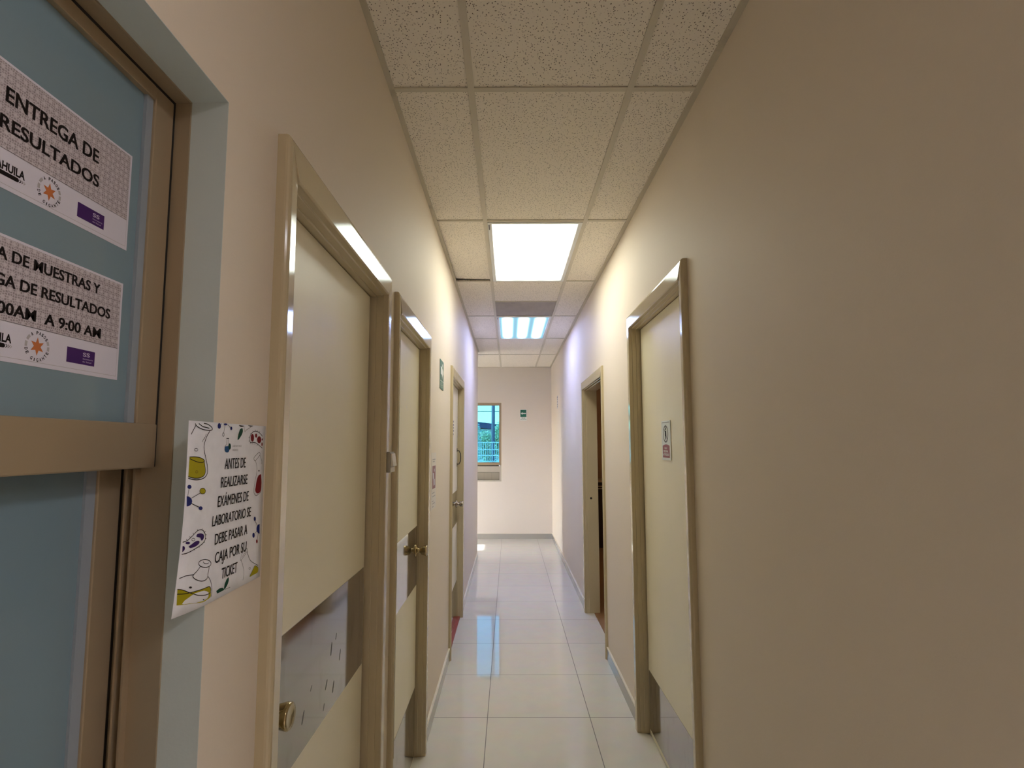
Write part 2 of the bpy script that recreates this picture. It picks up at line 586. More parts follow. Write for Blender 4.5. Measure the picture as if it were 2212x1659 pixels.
_G = {}
def glyphs(s, bold):
    k = (s, bold)
    if k in _G:
        return _G[k]
    cu = bpy.data.curves.new('lettering_outline', 'FONT')
    cu.body = s
    cu.size = 1.0
    cu.offset = bold
    cu.resolution_u = 4
    o = bpy.data.objects.new('lettering_outline', cu)
    COL.objects.link(o)
    dg = bpy.context.evaluated_depsgraph_get()
    me = bpy.data.meshes.new_from_object(o.evaluated_get(dg))
    vs = [(v.co.x, v.co.y) for v in me.vertices]
    fs = [tuple(p.vertices) for p in me.polygons]
    bpy.data.objects.remove(o)
    bpy.data.curves.remove(cu)
    bpy.data.meshes.remove(me)
    _G[k] = (vs, fs)
    return _G[k]
CAP = max(v[1] for v in glyphs('H', 0.0)[0])

def sheet(name, frame, x, a0, a1, z0, z1, m, thick=0.0004):
    """a thin sheet or plate on a wall plane; its origin is its lower corner as one reads it"""
    r, u, n = FRAMES[frame]
    bm = bmesh.new()
    if frame == 'left':
        box(bm, x, x + thick, a0, a1, z0, z1); loc = (x, a0, z0)
    elif frame == 'right':
        box(bm, x - thick, x, a0, a1, z0, z1); loc = (x, a1, z0)
    else:
        box(bm, a0, a1, x - thick, x, z0, z1); loc = (a0, x, z0)
    return obj(name, bm, m, loc=loc)
POSTER_ART = [
('p','y',0,[54,2200,189,2200,322,2185,427,2150,438,2116,474,2006,470,1950,431,1914,332,1892,217,1894,120,1909,48,1927]),
('s','k',13,[155,2675,199,2640,318,2606,439,2591,562,2589,614,2610,584,2643,483,2678,378,2689]),
('s','k',13,[245,2679,349,2640,524,2622]),
('s','k',13,[165,2648,65,2522]),
('s','k',13,[545,2579,465,2491,414,2386,412,2310,456,2206,510,2090,537,1975,500,1910,417,1877,284,1867,154,1880,50,1904]),
('s','k',6,[453,2534,392,2443]),
('s','k',6,[405,2481,352,2414]),
('s','k',8,[249,2301,247,2295,242,2290,233,2285,221,2282,208,2282,195,2283,183,2286,173,2290,167,2296,164,2302,166,2308,171,2314,180,2318,191,2321,204,2322,218,2321,230,2318,239,2314,246,2308,249,2301]),
('s','k',11,[54,2200,189,2200,322,2185,427,2150,438,2116,474,2006,470,1950,431,1914,332,1892,217,1894,120,1909,48,1927]),
('s','k',11,[56,2178,162,2148,278,2121,396,2115,436,2140]),
('s','o',8,[279,1982,278,1977,274,1972,268,1969,260,1967,251,1967,242,1968,233,1971,226,1975,222,1979,220,1985,221,1990,225,1994,231,1997,239,1999,248,2000,257,1999,266,1996,272,1992,277,1987,279,1982]),
('p','n',0,[138,1777,136,1768,130,1761,119,1755,105,1752,90,1752,74,1755,60,1760,49,1767,41,1776,38,1785,39,1794,46,1801,56,1807,69,1810,85,1810,100,1807,115,1802,127,1795,135,1786]),
('s','k',9,[79,1755,57,1659]),
('p','n',0,[174,1571,169,1549,152,1531,123,1518,87,1512,47,1513,46,1517,45,1527,44,1543,42,1563,40,1585,38,1607,36,1627,35,1643,34,1653,34,1656,75,1649,113,1635,144,1616,165,1594]),
('s','k',9,[154,1618,360,1668]),
('p','y',0,[507,1688,505,1675,495,1664,478,1656,457,1652,434,1652,410,1656,388,1664,370,1675,359,1687,354,1701,356,1713,366,1724,382,1732,403,1736,426,1737,450,1733,472,1725,490,1714,502,1701]),
('s','k',9,[507,1688,505,1675,495,1664,478,1656,457,1652,434,1652,410,1656,388,1664,370,1675,359,1687,354,1701,356,1713,366,1724,382,1732,403,1736,426,1737,450,1733,472,1725,490,1714,502,1701,507,1688]),
('s','k',11,[161,1541,370,1464]),
('p','n',0,[451,1443,449,1435,442,1428,432,1423,418,1421,402,1421,386,1424,372,1430,360,1437,352,1446,349,1455,351,1463,357,1470,368,1475,382,1477,397,1477,413,1474,428,1468,439,1461,447,1452]),
('p','n',0,[855,2667,854,2653,848,2641,838,2631,826,2624,811,2621,796,2623,783,2629,771,2638,764,2650,760,2664,761,2677,767,2689,776,2700,789,2706,803,2709,818,2707,832,2702,843,2692,851,2680]),
('s','k',7,[849,2692,877,2700]),
('p','n',0,[1048,2699,1046,2694,1038,2690,1027,2686,1012,2683,996,2682,979,2682,964,2683,952,2686,944,2690,941,2695,943,2700,951,2704,962,2708,977,2711,993,2712,1009,2712,1025,2710,1037,2708,1045,2704]),
('s','k',7,[976,2681,948,2553]),
('s','k',7,[967,2533,967,2525,964,2517,958,2510,951,2506,943,2505,934,2506,926,2510,920,2516,915,2524,913,2532,914,2541,917,2549,922,2555,929,2560,938,2561,946,2560,954,2556,961,2550,965,2542,967,2533]),
('s','k',7,[1064,2694,1159,2656]),
('p','n',0,[1210,2640,1210,2632,1206,2624,1200,2618,1193,2614,1184,2612,1175,2613,1166,2617,1160,2623,1155,2630,1153,2638,1153,2647,1157,2654,1163,2660,1170,2665,1179,2666,1188,2665,1196,2662,1203,2656,1208,2648]),
('p','g',0,[1545,2657,1572,2604,1523,2527,1410,2449,1422,2547,1469,2634]),
('p','k',0,[1420,2702,1598,2692,1532,2673,1466,2677]),
('s','k',6,[1597,2703,1641,2595,1684,2623,1925,2705]),
('p','k',0,[1734,2707,1830,2686,1937,2707]),
('s','k',11,[2318,2528,2184,2590,2031,2615,1911,2584,1833,2521,1828,2443,1879,2410,1999,2416,2126,2388,2324,2312]),
('s','k',6,[2183,2596,2202,2617]),
('s','k',6,[2106,2608,2116,2634]),
('s','k',6,[2030,2617,2028,2642]),
('s','k',6,[1946,2599,1923,2619]),
('s','k',6,[1877,2561,1840,2575]),
('s','k',6,[1828,2499,1790,2503]),
('s','k',6,[1828,2443,1794,2437]),
('s','k',6,[1867,2408,1845,2387]),
('s','k',6,[1951,2410,1943,2385]),
('s','k',6,[2037,2405,2022,2379]),
('s','k',6,[2139,2376,2108,2356]),
('p','r',0,[1987,2495,1986,2474,1979,2455,1967,2440,1951,2430,1933,2427,1914,2430,1896,2440,1881,2454,1871,2473,1867,2494,1868,2514,1874,2533,1886,2548,1902,2558,1921,2562,1940,2559,1957,2549,1972,2535,1982,2516]),
('p','r',0,[2105,2537,2104,2525,2099,2515,2090,2507,2079,2501,2066,2499,2053,2501,2040,2506,2030,2514,2024,2524,2021,2535,2022,2546,2027,2557,2035,2565,2046,2570,2059,2572,2073,2571,2085,2566,2095,2558,2102,2548]),
('p','r',0,[2272,2464,2270,2444,2259,2426,2242,2412,2220,2403,2195,2399,2170,2402,2147,2411,2128,2425,2115,2443,2109,2462,2111,2482,2121,2499,2138,2514,2159,2523,2184,2526,2210,2524,2233,2515,2253,2501,2266,2483]),
('p','r',0,[2331,2470,2331,2463,2328,2457,2324,2453,2319,2450,2312,2449,2306,2450,2300,2453,2295,2457,2291,2463,2290,2470,2290,2476,2292,2482,2297,2487,2302,2490,2309,2491,2315,2490,2321,2487,2326,2482,2330,2476]),
('p','r',0,[2334,2382,2334,2371,2331,2361,2327,2354,2321,2349,2313,2347,2306,2349,2299,2354,2293,2362,2289,2371,2287,2382,2287,2393,2290,2403,2294,2410,2300,2415,2307,2417,2315,2415,2322,2410,2328,2403,2332,2393]),
('p','b',0,[1006,2346,1001,2295,1033,2259,1114,2253,1151,2294,1136,2346,1075,2351]),
('p','g',0,[1193,2345,1193,2330,1188,2316,1180,2305,1169,2298,1157,2296,1144,2298,1132,2306,1122,2317,1115,2330,1112,2346,1112,2361,1117,2375,1125,2385,1135,2393,1148,2395,1161,2393,1173,2386,1183,2375,1190,2361]),
('s','k',11,[1044,2473,1120,2474]),
('s','k',6,[1059,2463,1048,2387,1006,2341]),
('s','k',6,[1109,2464,1111,2397,1134,2366]),
('s','k',8,[2023,2150,2190,2232,2236,2226,2245,2191,2077,2092,2032,2105,2023,2150]),
('s','k',8,[2077,2092,2141,1988,2149,1896,2106,1762,2069,1630,2065,1540,2119,1485,2194,1473,2330,1518]),
('s','k',8,[2245,2191,2327,2073,2337,2021]),
('p','r',0,[2322,1841,2226,1824,2162,1748,2130,1637,2120,1558,2191,1507,2279,1511,2340,1546,2354,1689]),
('p','k',0,[2255,1905,2254,1901,2251,1897,2246,1894,2240,1892,2233,1892,2226,1893,2219,1895,2214,1899,2210,1903,2209,1907,2209,1911,2212,1915,2217,1918,2223,1919,2230,1920,2238,1919,2244,1916,2250,1913,2253,1909]),
('s','k',11,[30,1025,136,1033,257,1085,350,1129,433,1135,503,1110,563,1044,559,961,470,912,308,877,152,854,37,860]),
('s','k',7,[120,1034,103,1057]),
('s','k',7,[196,1059,175,1080]),
('s','k',7,[273,1091,251,1117]),
('s','k',7,[359,1130,345,1154]),
('s','k',7,[459,1128,474,1147]),
('s','k',7,[536,1081,564,1093]),
('s','k',7,[565,1039,595,1037]),
('s','k',7,[561,989,593,980]),
('s','k',7,[526,943,556,934]),
('s','k',7,[469,916,495,907]),
('s','k',7,[404,896,425,883]),
('s','k',7,[308,877,322,861]),
('s','k',7,[213,868,230,855]),
('s','k',7,[97,862,114,848]),
('p','v',0,[333,1054,355,1083,429,1084,507,1058,528,1013,498,976,464,977,435,1019,367,1040]),
('p','v',0,[168,939,221,956,314,985,396,984,424,957,385,927,305,910,209,912]),
('p','v',0,[196,986,194,980,187,977,176,975,162,975,146,977,129,981,115,986,103,992,95,998,92,1004,94,1009,101,1013,112,1015,126,1015,142,1013,159,1009,173,1004,185,998,193,992]),
('p','v',0,[34,972,73,961,92,927,71,900,42,888]),
('s','k',7,[304,1016,302,1010,297,1006,289,1003,279,1003,268,1004,256,1007,245,1011,237,1016,231,1022,229,1028,230,1034,235,1038,243,1040,253,1041,264,1040,276,1037,287,1033,295,1028,301,1022,304,1016]),
('p','y',0,[34,387,119,361,232,306,330,272,461,260,596,257,718,254,773,226,787,171,786,87,682,68,579,64,377,102,216,134,54,167]),
('s','k',11,[757,585,751,568,729,556,693,551,648,552,598,561,548,574,503,592,467,612,444,633,434,653,440,669,461,680,495,686,538,685,587,678,638,665,684,647,722,626,748,605,757,585]),
('s','k',9,[544,653,580,622,643,604,690,608]),
('s','k',11,[481,602,418,556,333,512,327,487,396,434,517,383,620,372,678,400,690,467,710,543]),
('s','k',11,[44,532,165,538,340,515]),
('s','k',9,[686,412,764,328,810,222,815,126,801,83]),
('s','k',11,[34,387,135,353,298,271,484,188,657,149,762,149,786,190,754,241,700,254,562,257,330,272,172,291,40,321]),
('p','k',0,[321,341,320,337,316,334,310,332,302,332,293,334,284,337,275,341,269,346,264,351,262,356,263,360,267,363,273,364,281,364,290,363,299,360,308,356,314,351,319,346]),
('p','k',0,[620,90,619,87,617,85,613,84,608,84,603,85,597,87,592,90,588,93,586,96,585,99,585,102,587,104,591,105,596,105,601,104,607,102,612,99,616,96,618,93]),
('p','n',0,[2181,1059,2181,1047,2176,1037,2169,1029,2159,1025,2147,1024,2136,1028,2125,1035,2116,1045,2110,1056,2107,1069,2107,1081,2112,1091,2119,1099,2129,1103,2140,1104,2152,1100,2163,1093,2172,1083,2178,1071]),
('s','k',7,[2159,1028,2255,936]),
('p','n',0,[2350,860,2352,833,2355,809,2356,790,2357,777,2358,773,2319,783,2284,801,2255,824,2236,851,2227,878,2231,904,2246,925,2271,940,2304,947,2342,946,2343,942,2344,930,2345,911,2348,886]),
('s','k',7,[2238,837,2155,805]),
('p','n',0,[2165,776,2164,762,2158,751,2149,742,2137,738,2124,738,2110,743,2097,751,2086,762,2079,776,2076,790,2077,804,2082,815,2091,824,2102,828,2116,828,2130,824,2143,815,2154,804,2161,790]),
('s','k',7,[2299,799,2272,680]),
('p','r',0,[2293,648,2292,638,2288,629,2282,622,2273,619,2263,619,2252,623,2243,629,2235,638,2229,648,2227,659,2227,670,2231,678,2238,685,2247,688,2257,688,2267,684,2277,678,2285,669,2290,659]),
('s','k',6,[1675,454,1722,539,1853,600,1899,591,1903,547,1795,483,1698,444,1675,454]),
('s','k',6,[1717,477,1856,556]),
('s','k',7,[1698,444,1761,351,1811,245,1813,149,1796,89]),
('s','k',9,[1903,547,1984,423,2087,336,2344,216]),
('p','y',0,[2217,237,2347,181,2342,98,2181,90,2038,91,2127,163]),
('s','k',7,[2038,91,2127,163,2217,237,2347,181]),
('s','k',6,[2054,229,2053,224,2049,220,2043,218,2035,217,2026,218,2017,221,2009,225,2002,230,1998,236,1996,241,1997,246,2001,250,2007,252,2014,253,2023,252,2032,249,2041,245,2047,240,2052,234,2054,229]),
('p','g',0,[1302,258,1317,204,1273,135,1187,92,1191,165,1244,232]),
('p','g',0,[946,130,1038,145,1135,130,1178,89,1082,85,978,83]),
('s','k',6,[1197,89,1369,81]),
]
POSTER_TEXT = [
('ANTES DE',1025,1710,1987,2155),
('REALIZARSE',934,1799,1703,1865),
('EXÁMENES DE',865,1865,1413,1576),
('LABORATORIO SE',731,1973,1134,1291),
('DEBE PASAR A',828,1869,846,1007),
('CAJA POR SU',858,1860,561,723),
('TICKET',1071,1564,277,440),
('LABORATORIO',1238,1534,2338,2366),
('MÉDICO',1240,1417,2273,2300),
]

# ------------------------------------------------------------------ the shell of the building
tag(obj('floor', boxes((-XOUT, XOUT, YB, YEND + 0.15, -0.12, 0.0)), FLOOR_M),
    'polished cream porcelain tile floor of the corridor', 'floor', 'structure')
tag(obj('roof', boxes((-XOUT - .2, XOUT + .2, YB - .2, YEND + 0.35, H + 0.32, H + 0.45)), SLAB),
    'concrete slab above the suspended ceiling', 'roof', 'structure')

YFILL = 0.3                       # before this an unseen lobby is added to hold the fill lamps
tag(obj('wall_fill_lobby', slab('y', YFILL, YFILL + 0.12, XR + .12, XOUT, 0, H + 0.32, []), WALL),
    'wall of the added, unseen lobby behind the viewer', 'wall', 'structure')

# door openings: (near edge, far edge, top) of the casing on the wall
DOORS = {'A': (1.027, 1.964, 2.205), 'B': (2.130, 3.020, 2.200), 'D': (4.212, 5.290, 2.208),
         'E': (2.197, 3.252, 2.358), 'F': (4.236, 5.418, 2.208)}
CW, CH = 0.052, 0.080             # casing width at the sides, at the head
def hole(k):
    a, b, t = DOORS[k]
    return (a + 0.02, b - 0.02, -1, t - 0.03)

WIN = (-2.70, 0.84, 0.92, 2.146)  # service window opening (y, y, z, z); unseen near end lengthened to cut bounce light
tag(obj('wall_left', slab('x', XL, XL - 0.15, YB, YSIDE, 0, H + 0.32, [WIN, hole('A'), hole('B'), hole('D')]), WALL),
    'cream painted wall with the service window and three doors', 'wall', 'structure')
tag(obj('wall_right', slab('x', XR, XR + 0.12, YFILL, YEND, 0, H + 0.32, [hole('E'), hole('F')]), WALL),
    'cream painted wall opposite the service window', 'wall', 'structure')
EW = (-1.55, -0.137, 0.964, 2.323)
tag(obj('wall_end', slab('y', YEND, YEND + 0.15, -XOUT, XOUT, 0, H + 0.32, [EW]), WALL_END),
    'beige end wall with the green arrow sign and a window', 'wall', 'structure')
tag(obj('wall_side', slab('y', YSIDE, YSIDE - 0.15, -XOUT, XL - 0.15, 0, H + 0.32, []), WALL),
    'cream wall of the passage that turns off at the end', 'wall', 'structure')
tag(obj('wall_back', slab('y', YB, YB - 0.15, -XOUT, XOUT, 0, H + 0.32, []), WALL),
    'wall closing the corridor behind the viewer', 'wall', 'structure')
tag(obj('wall_outer_left', slab('x', -XOUT, -XOUT - 0.15, YB, YEND + .15, 0, H + 0.32, [(8.05, 8.55, -1, 2.35)]), WALL),  # unseen doorway, added and sized to let the sun patch in
    'outer wall with an unseen doorway added to let in sunlight', 'wall', 'structure')
tag(obj('wall_outer_right', slab('x', XOUT, XOUT + 0.15, YB, YEND + .15, 0, H + 0.32, []), BROWN_WALL),
    'outer wall of the brown room', 'wall', 'structure')
# the brown room behind the open doorway
tag(obj('wall_room_near', slab('y', 3.90, 3.80, XR + 0.12, XOUT, 0, H + 0.32, []), BROWN_WALL),
    'partition closing the near side of the brown room', 'wall', 'structure')
tag(obj('wall_room_far', boxes((XR + 0.125, XOUT, 9.38, 9.495, 0.0, H)), BROWN_WALL),
    'brown wall at the far side of the room beyond the open doorway', 'wall', 'structure')
tag(obj('floor_room', boxes((XR + 0.07, XOUT, 3.92, 9.37, 0.0, 0.004)), BROWN_FLOOR),
    'brown floor inside the room beyond the open doorway', 'floor', 'structure')
tag(obj('wall_room_lining', slab('x', XR + 0.121, XR + 0.131, 3.92, 9.37, 0, H, [hole('F')]), BROWN_WALL),
    'brown inner face of the corridor wall inside the room', 'wall', 'structure')


# ------------------------------------------------------------------ suspended ceiling
XG = [XL, TX0, TX1, XR]
rows = [ROW0 + ROWD * k for k in range(-4, 6)]
YG = [YB] + [y for y in rows if y > YB + .05] + [YEND]
LAMPS = [(ROW0 + ROWD, 'near'), (ROW0 + 3 * ROWD, 'far')]
DARK_Y0 = 5.088
bm = bmesh.new()
for j in range(len(YG) - 1):
    y0, y1 = YG[j], YG[j + 1]
    for i in range(3):
        x0, x1 = XG[i], XG[i + 1]
        if i == 1 and any(abs(y0 - l[0]) < .01 for l in LAMPS):
            continue
        if i == 0 and abs(y0 - LAMPS[0][0]) < .01:
            continue                                  # the dropped tile is a thing of its own
        ya, yb = y0, y1
        if i == 1 and abs(y0 - (ROW0 + 2 * ROWD)) < .01:
            yb = DARK_Y0
        box(bm, x0 + .006, x1 - .006, ya + .006, yb - .006, H + .004, H + .018)
# passage at the far end
for y0, y1 in ((YSIDE, 8.136), (8.136, YEND)):
    for k in range(6):
        x1 = XL - 0.5 * k
        box(bm, x1 - .5 + .006, x1 - .006 if k else x1 + .006, y0 + .006, y1 - .006, H + .004, H + .018)
# ceiling over the added lobby, open where its fill lamps sit
for ky in range(5):
    for k in range(5):
        ya_, yb_ = YB + .66 * ky, YB + .66 * (ky + 1)
        xa_, xb_ = XR + .57 * k, XR + .57 * (k + 1)
        if ky in (3, 4) and k in (1, 3):
            continue
        box(bm, xa_ + .006, xb_ - .006, ya_ + .006, yb_ - .006, H + .004, H + .018)
ceil = tag(obj('ceiling', bm, TILE_M), 'suspended ceiling of speckled mineral tiles', 'ceiling', 'structure')
g = bmesh.new()
hw = 0.0122
for x in (TX0, TX1):
    box(g, x - hw, x + hw, YB, YEND, H - .0015, H + .003)
for y in YG[1:-1]:
    for i in range(3):
        a = XG[i] + (hw if i else 0)
        b = XG[i + 1] - (hw if i < 2 else 0)
        box(g, a, b, y - hw, y + hw, H - .001, H + .003)
box(g, TX0 + hw, TX1 - hw, DARK_Y0 - hw, DARK_Y0 + hw * .2, H - .001, H + .003)
for k in range(1, 6):
    box(g, XL - .5 * k - hw, XL - .5 * k + hw, YSIDE, YEND, H - .0015, H + .003)
box(g, -XOUT, XL, 8.136 - hw, 8.136 + hw, H - .001, H + .003)
obj('grid', g, GRID, ceil)
tag(obj('trim_1', boxes((XL, XL + .020, YB, YSIDE, H - .003, H + .0035)), ANGLE), 'metal wall angle where the ceiling meets the service window wall', 'trim', 'structure')
tag(obj('trim_2', boxes((XR - .024, XR, YFILL, YEND, H - .003, H + .0035)), ANGLE), 'metal wall angle where the ceiling meets the opposite wall', 'trim', 'structure')
tag(obj('trim_3', boxes((-XOUT, XR, YEND - .024, YEND, H - .003, H + .0035)), GRID), 'pale wall angle along the end wall', 'trim', 'structure')

# the tile that has slipped beside the first lamp
y0 = LAMPS[0][0]
bm = bmesh.new()
xm = (XL + TX0) / 2
box(bm, XL + .012 - xm, TX0 - .012 - xm, -ROWD / 2 + .02, ROWD / 2 - .02, -.007, .007)
t = obj('ceiling_tile', bm, TILE_M)
t.location = (xm, y0 + ROWD / 2 - .006, H + .0165)
t.rotation_euler = (math.radians(.55), math.radians(1.6), 0)
tag(t, 'speckled ceiling tile sitting askew with a dark gap, beside the nearer lamp', 'ceiling tile')
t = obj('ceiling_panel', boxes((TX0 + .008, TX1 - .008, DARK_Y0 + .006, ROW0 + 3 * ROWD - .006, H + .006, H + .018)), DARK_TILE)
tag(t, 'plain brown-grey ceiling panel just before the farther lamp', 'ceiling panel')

def ceiling_light(y0, m, label, xc=(TX0 + TX1) / 2, wd=TX1 - TX0, ln=ROWD):
    yc = y0 + ln / 2
    a, b = wd / 2 - .013, ln / 2 - .013
    e = empty('ceiling_light', (xc, yc, H))
    tag(e, label, 'ceiling lamp', group='recessed ceiling lamps')
    da, db = a - .026, b - .022
    fr = boxes((-a, -da, -b, b, -.006, .012), (da, a, -b, b, -.006, .012), (-da, da, -b, -db, -.006, .012), (-da, da, db, b, -.006, .012))
    obj('frame', fr, WHITE_METAL, e, bevel=.003)
    obj('housing', boxes((-a, a, -b, b, .075, .08), (-a, -a + .004, -b, b, .013, .075), (a - .004, a, -b, b, .013, .075),
                         (-a + .004, a - .004, -b, -b + .004, .013, .075), (-a + .004, a - .004, b - .004, b, .013, .075)), WHITE_METAL, e)
    d = obj('diffuser', boxes((-da - .004, da + .004, -db - .004, db + .004, .003, .006)), m, e)
    obj('latch', boxes((-a + .006, -a + .012, -b + .03, -b + .10, -.009, -.0055)), DARK_METAL, e)
    return e
ceiling_light(LAMPS[0][0], LAMP_NEAR, 'lit square-looking ceiling lamp glowing plain white, the nearer of the two')
ceiling_light(LAMPS[1][0], LAMP_FAR, 'lit ceiling lamp with three bluish-white tubes showing, behind the dark panel')
ceiling_light(YB + .66 * 3, LAMP_FILL, 'unseen fill lamp of the added lobby, nearer the corridor', XR + .57 * 1.5, .57, 1.32)
ceiling_light(YB + .66 * 3, LAMP_FILL, 'unseen fill lamp of the added lobby, farther from the corridor', XR + .57 * 3.5, .57, 1.32)


# ------------------------------------------------------------------ baseboards
def baseboard(name, segs, label):
    """segs: boxes of the tile strip; the caulk runs along its top"""
    bm, c = bmesh.new(), bmesh.new()
    for ax, f, s, a, b in segs:                       # axis, wall face, direction into the corridor, from, to
        t0, t1 = sorted((f, f + s * .010))
        c0, c1 = sorted((f, f + s * .012))
        if ax == 'x':
            box(bm, t0, t1, a, b, 0, .084)
            box(c, c0, c1, a, b, .084, .091)
        else:
            box(bm, a, b, t0, t1, 0, .084)
            box(c, a, b, c0, c1, .084, .091)
    o = obj(name, bm, BASE)
    obj('caulk_line', c, CAULK, o)
    return tag(o, label, 'baseboard', 'structure')
baseboard('baseboard_left', [('x', XL, 1, YB, 1.027), ('x', XL, 1, 1.964, 2.13), ('x', XL, 1, 3.02, 4.212), ('x', XL, 1, 5.29, YSIDE),
                             ('y', YSIDE, 1, -XOUT, XL + .01)], 'grey tile baseboard under the service window wall')
baseboard('baseboard_right', [('x', XR, -1, YFILL, 2.197), ('x', XR, -1, 3.252, 4.236), ('x', XR, -1, 5.418, YEND - .01)], 'grey tile baseboard along the wall opposite the service window')
baseboard('baseboard_end', [('y', YEND, -1, -XOUT, XR)], 'grey tile baseboard at the foot of the end wall')


# ------------------------------------------------------------------ doors
def frame_meshes(k, side, nose, depth):
    """casing and jamb: two posts and a head piece, mitred; side = +1 for the left wall (faces +x), -1 for the right wall"""
    a, b, t = DOORS[k]
    wall = XL if side > 0 else XR
    R = .011
    arc = [(R - R * math.cos(q), nose - R + R * math.sin(q)) for q in [math.pi / 2 * i / 4 for i in range(5)]]
    arc = [(u / CW, v) for u, v in arc]
    rest = [(1.08, -.020), (1.08, -.043), (1.16, -.043)]
    # inward from the outer edge (1 = casing width), out of the wall; the near post slopes a little towards the opening
    post = [(0, -.018)] + arc + [(.94, nose - .0048), (1.0, nose - .0065), (1.0, nose - .020)] + [(u, nose + v) for u, v in rest] + [(1.16, -depth), (0.45, -depth)]
    head = [(0, -.018)] + arc + [(.94, nose), (1.0, nose - .003), (1.0, nose - .020)] + [(u, nose + v) for u, v in rest] + [(1.16, -depth), (0.45, -depth)]
    out = []
    for kind in ('near', 'far', 'head'):
        bm = bmesh.new()
        ends = ([], [])
        for u, v in (post if kind == 'near' else head):
            x = wall + side * v
            us, ut = u * CW, u * CH if u <= 1 else CH + (u - 1) * CW
            if kind == 'near':
                p = ((x, a + us, 0), (x, a + us, t - ut))
            elif kind == 'far':
                p = ((x, b - us, 0), (x, b - us, t - ut))
            else:
                p = ((x, a + us, t - ut), (x, b - us, t - ut))
            for e, q in zip(ends, p):
                e.append(bm.verts.new(q))
        n = len(ends[0])
        for i in range(n):
            bm.faces.new((ends[0][i], ends[0][(i + 1) % n], ends[1][(i + 1) % n], ends[1][i]))
        bm.faces.new(ends[0])
        bm.faces.new(ends[1][::-1])
        out.append(('head_piece' if kind == 'head' else 'side_post', bm))
    return out

def knob(parent, x, y, z, side, m, reach=.060):
    bm = bmesh.new()
    r = reach / .060
    lathe(bm, [(0, .034), (.003, .034), (.007, .028), (.010, .014), (.022 * r, .0115), (.026 * r, .013), (.030 * r, .0205), (.040 * r, .0235),
               (.050 * r, .0255), (.056 * r, .0265), (.060 * r, .0245), (.0585 * r, .019), (.058 * r, .0)], (x, y, z), (side, 0, 0))
    return obj('knob', bm, m, parent, smooth=True)

def door(name, k, side, nose, label, leaf_back, plates, knob_y=None, knob_z=1.055, knob_m=BRASS):
    a, b, t = DOORS[k]
    wall = XL if side > 0 else XR
    e = empty(name, (wall, (a + b) / 2, 0))
    tag(e, label, 'door', 'structure')
    inv = Matrix.Translation(-Vector(e.location))
    def part(n, bm, m, parent=e, **kw):
        o = obj(n, bm, m, None, **kw)
        o.data.transform(inv)
        o.parent = parent
        return o
    for n_, bm_ in frame_meshes(k, side, nose, leaf_back + .05):
        part(n_, bm_, CASING, bevel=.0015, seg=2)
    u = 1.16 * CW
    ly0, ly1, lz1 = a + u + .002, b - u - .010, t - CH - .16 * CW - .003
    xf = wall - side * leaf_back
    xb = xf - side * .04
    leaf = part('leaf', boxes((min(xf, xb), max(xf, xb), ly0, ly1, .007, lz1)), DOOR, bevel=.0015)
    for z0, z1 in plates:
        xp = xf + side * .0015
        part('metal_plate', boxes((min(xf, xp), max(xf, xp), ly0 + .012, ly1 - .010, z0, z1)), PLATE, leaf)
    # black strip painting the shade in the gap at the leaf's far side
    part('gap_shade', boxes((min(xf - side * .003, xb), max(xf - side * .003, xb), ly1, b - u, .007, lz1)), BLACK_GAP)
    if knob_y is not None:
        kb = knob(None, xf + side * .0015, knob_y, knob_z, side, knob_m)
        kb.data.transform(inv)
        kb.parent = leaf
    return e, leaf, part, xf

dA, leafA, partA, xA = door('door_1', 'A', 1, .027, 'closed cream door beside the laboratory poster, with a wide metal plate and round knob', .0364,
                            [(.874, 1.183), (.02, .345)], 1.128, 1.062)
dB, leafB, partB, xB = door('door_2', 'B', 1, .022, 'closed cream door just beyond the light switch, chipped paint, brass knob', .034,
                            [(.866, 1.168), (.02, .350)], 2.905, 1.046)
dD, leafD, partD, xD = door('door_3', 'D', 1, .022, 'closed cream door with black pull handle and red threshold, farthest on its wall', .036,
                            [(.876, 1.170), (.02, .348)], 5.13, 1.048, NICKEL)
dE, leafE, partE, xE = door('door_4', 'E', -1, .027, 'tall closed cream door bearing the small prohibition sign', .041, [(.035, .346)])

# scuffs on the metal plate of door A
bm = bmesh.new()
for y, z, r, q in ((1.62, 1.035, .018, 1.35), (1.66, 1.055, .010, 1.0), (1.70, .990, .016, 1.25), (1.585, .955, .014, 1.0), (1.645, .925, .016, 1.2), (1.42, .950, .016, 1.1), (1.57, .905, .010, 1.1), (1.47, .995, .008, .8)):
    pts = []
    for i in range(8):
        t_ = i * math.pi / 4
        u_, v_ = r * math.cos(t_), r * .22 * math.sin(t_)
        pts.append(bm.verts.new((xA + .0018, y - .06 + u_ * math.cos(q) - v_ * math.sin(q), z + u_ * math.sin(q) + v_ * math.cos(q))))
    bm.faces.new(pts)
partA('scuff', bm, mat('rubber_scuff', (.13, .12, .10), .5), leafA)['label'] = 'dark scuffs on the metal plate'

# paint chips on door B
bm = bmesh.new()
rnd = random.Random(4)
for y, z, r in ((2.56, 1.802, .010), (2.60, 1.771, .012), (2.63, 1.76, .008), (2.80, 1.734, .016), (2.81, 1.705, .010), (2.70, 1.78, .007)):
    c = bm.verts.new
    bm.faces.new([c((xB + .0004, y + r * rnd.uniform(.5, 1.0) * math.cos(q), z + r * rnd.uniform(.5, 1.1) * math.sin(q))) for q in [i * math.pi / 4 for i in range(8)]])
partB('paint_chip', bm, mat('bare_primer', (0.88, 0.84, 0.74), .7), leafB)['label'] = 'pale bare patches where paint has flaked'

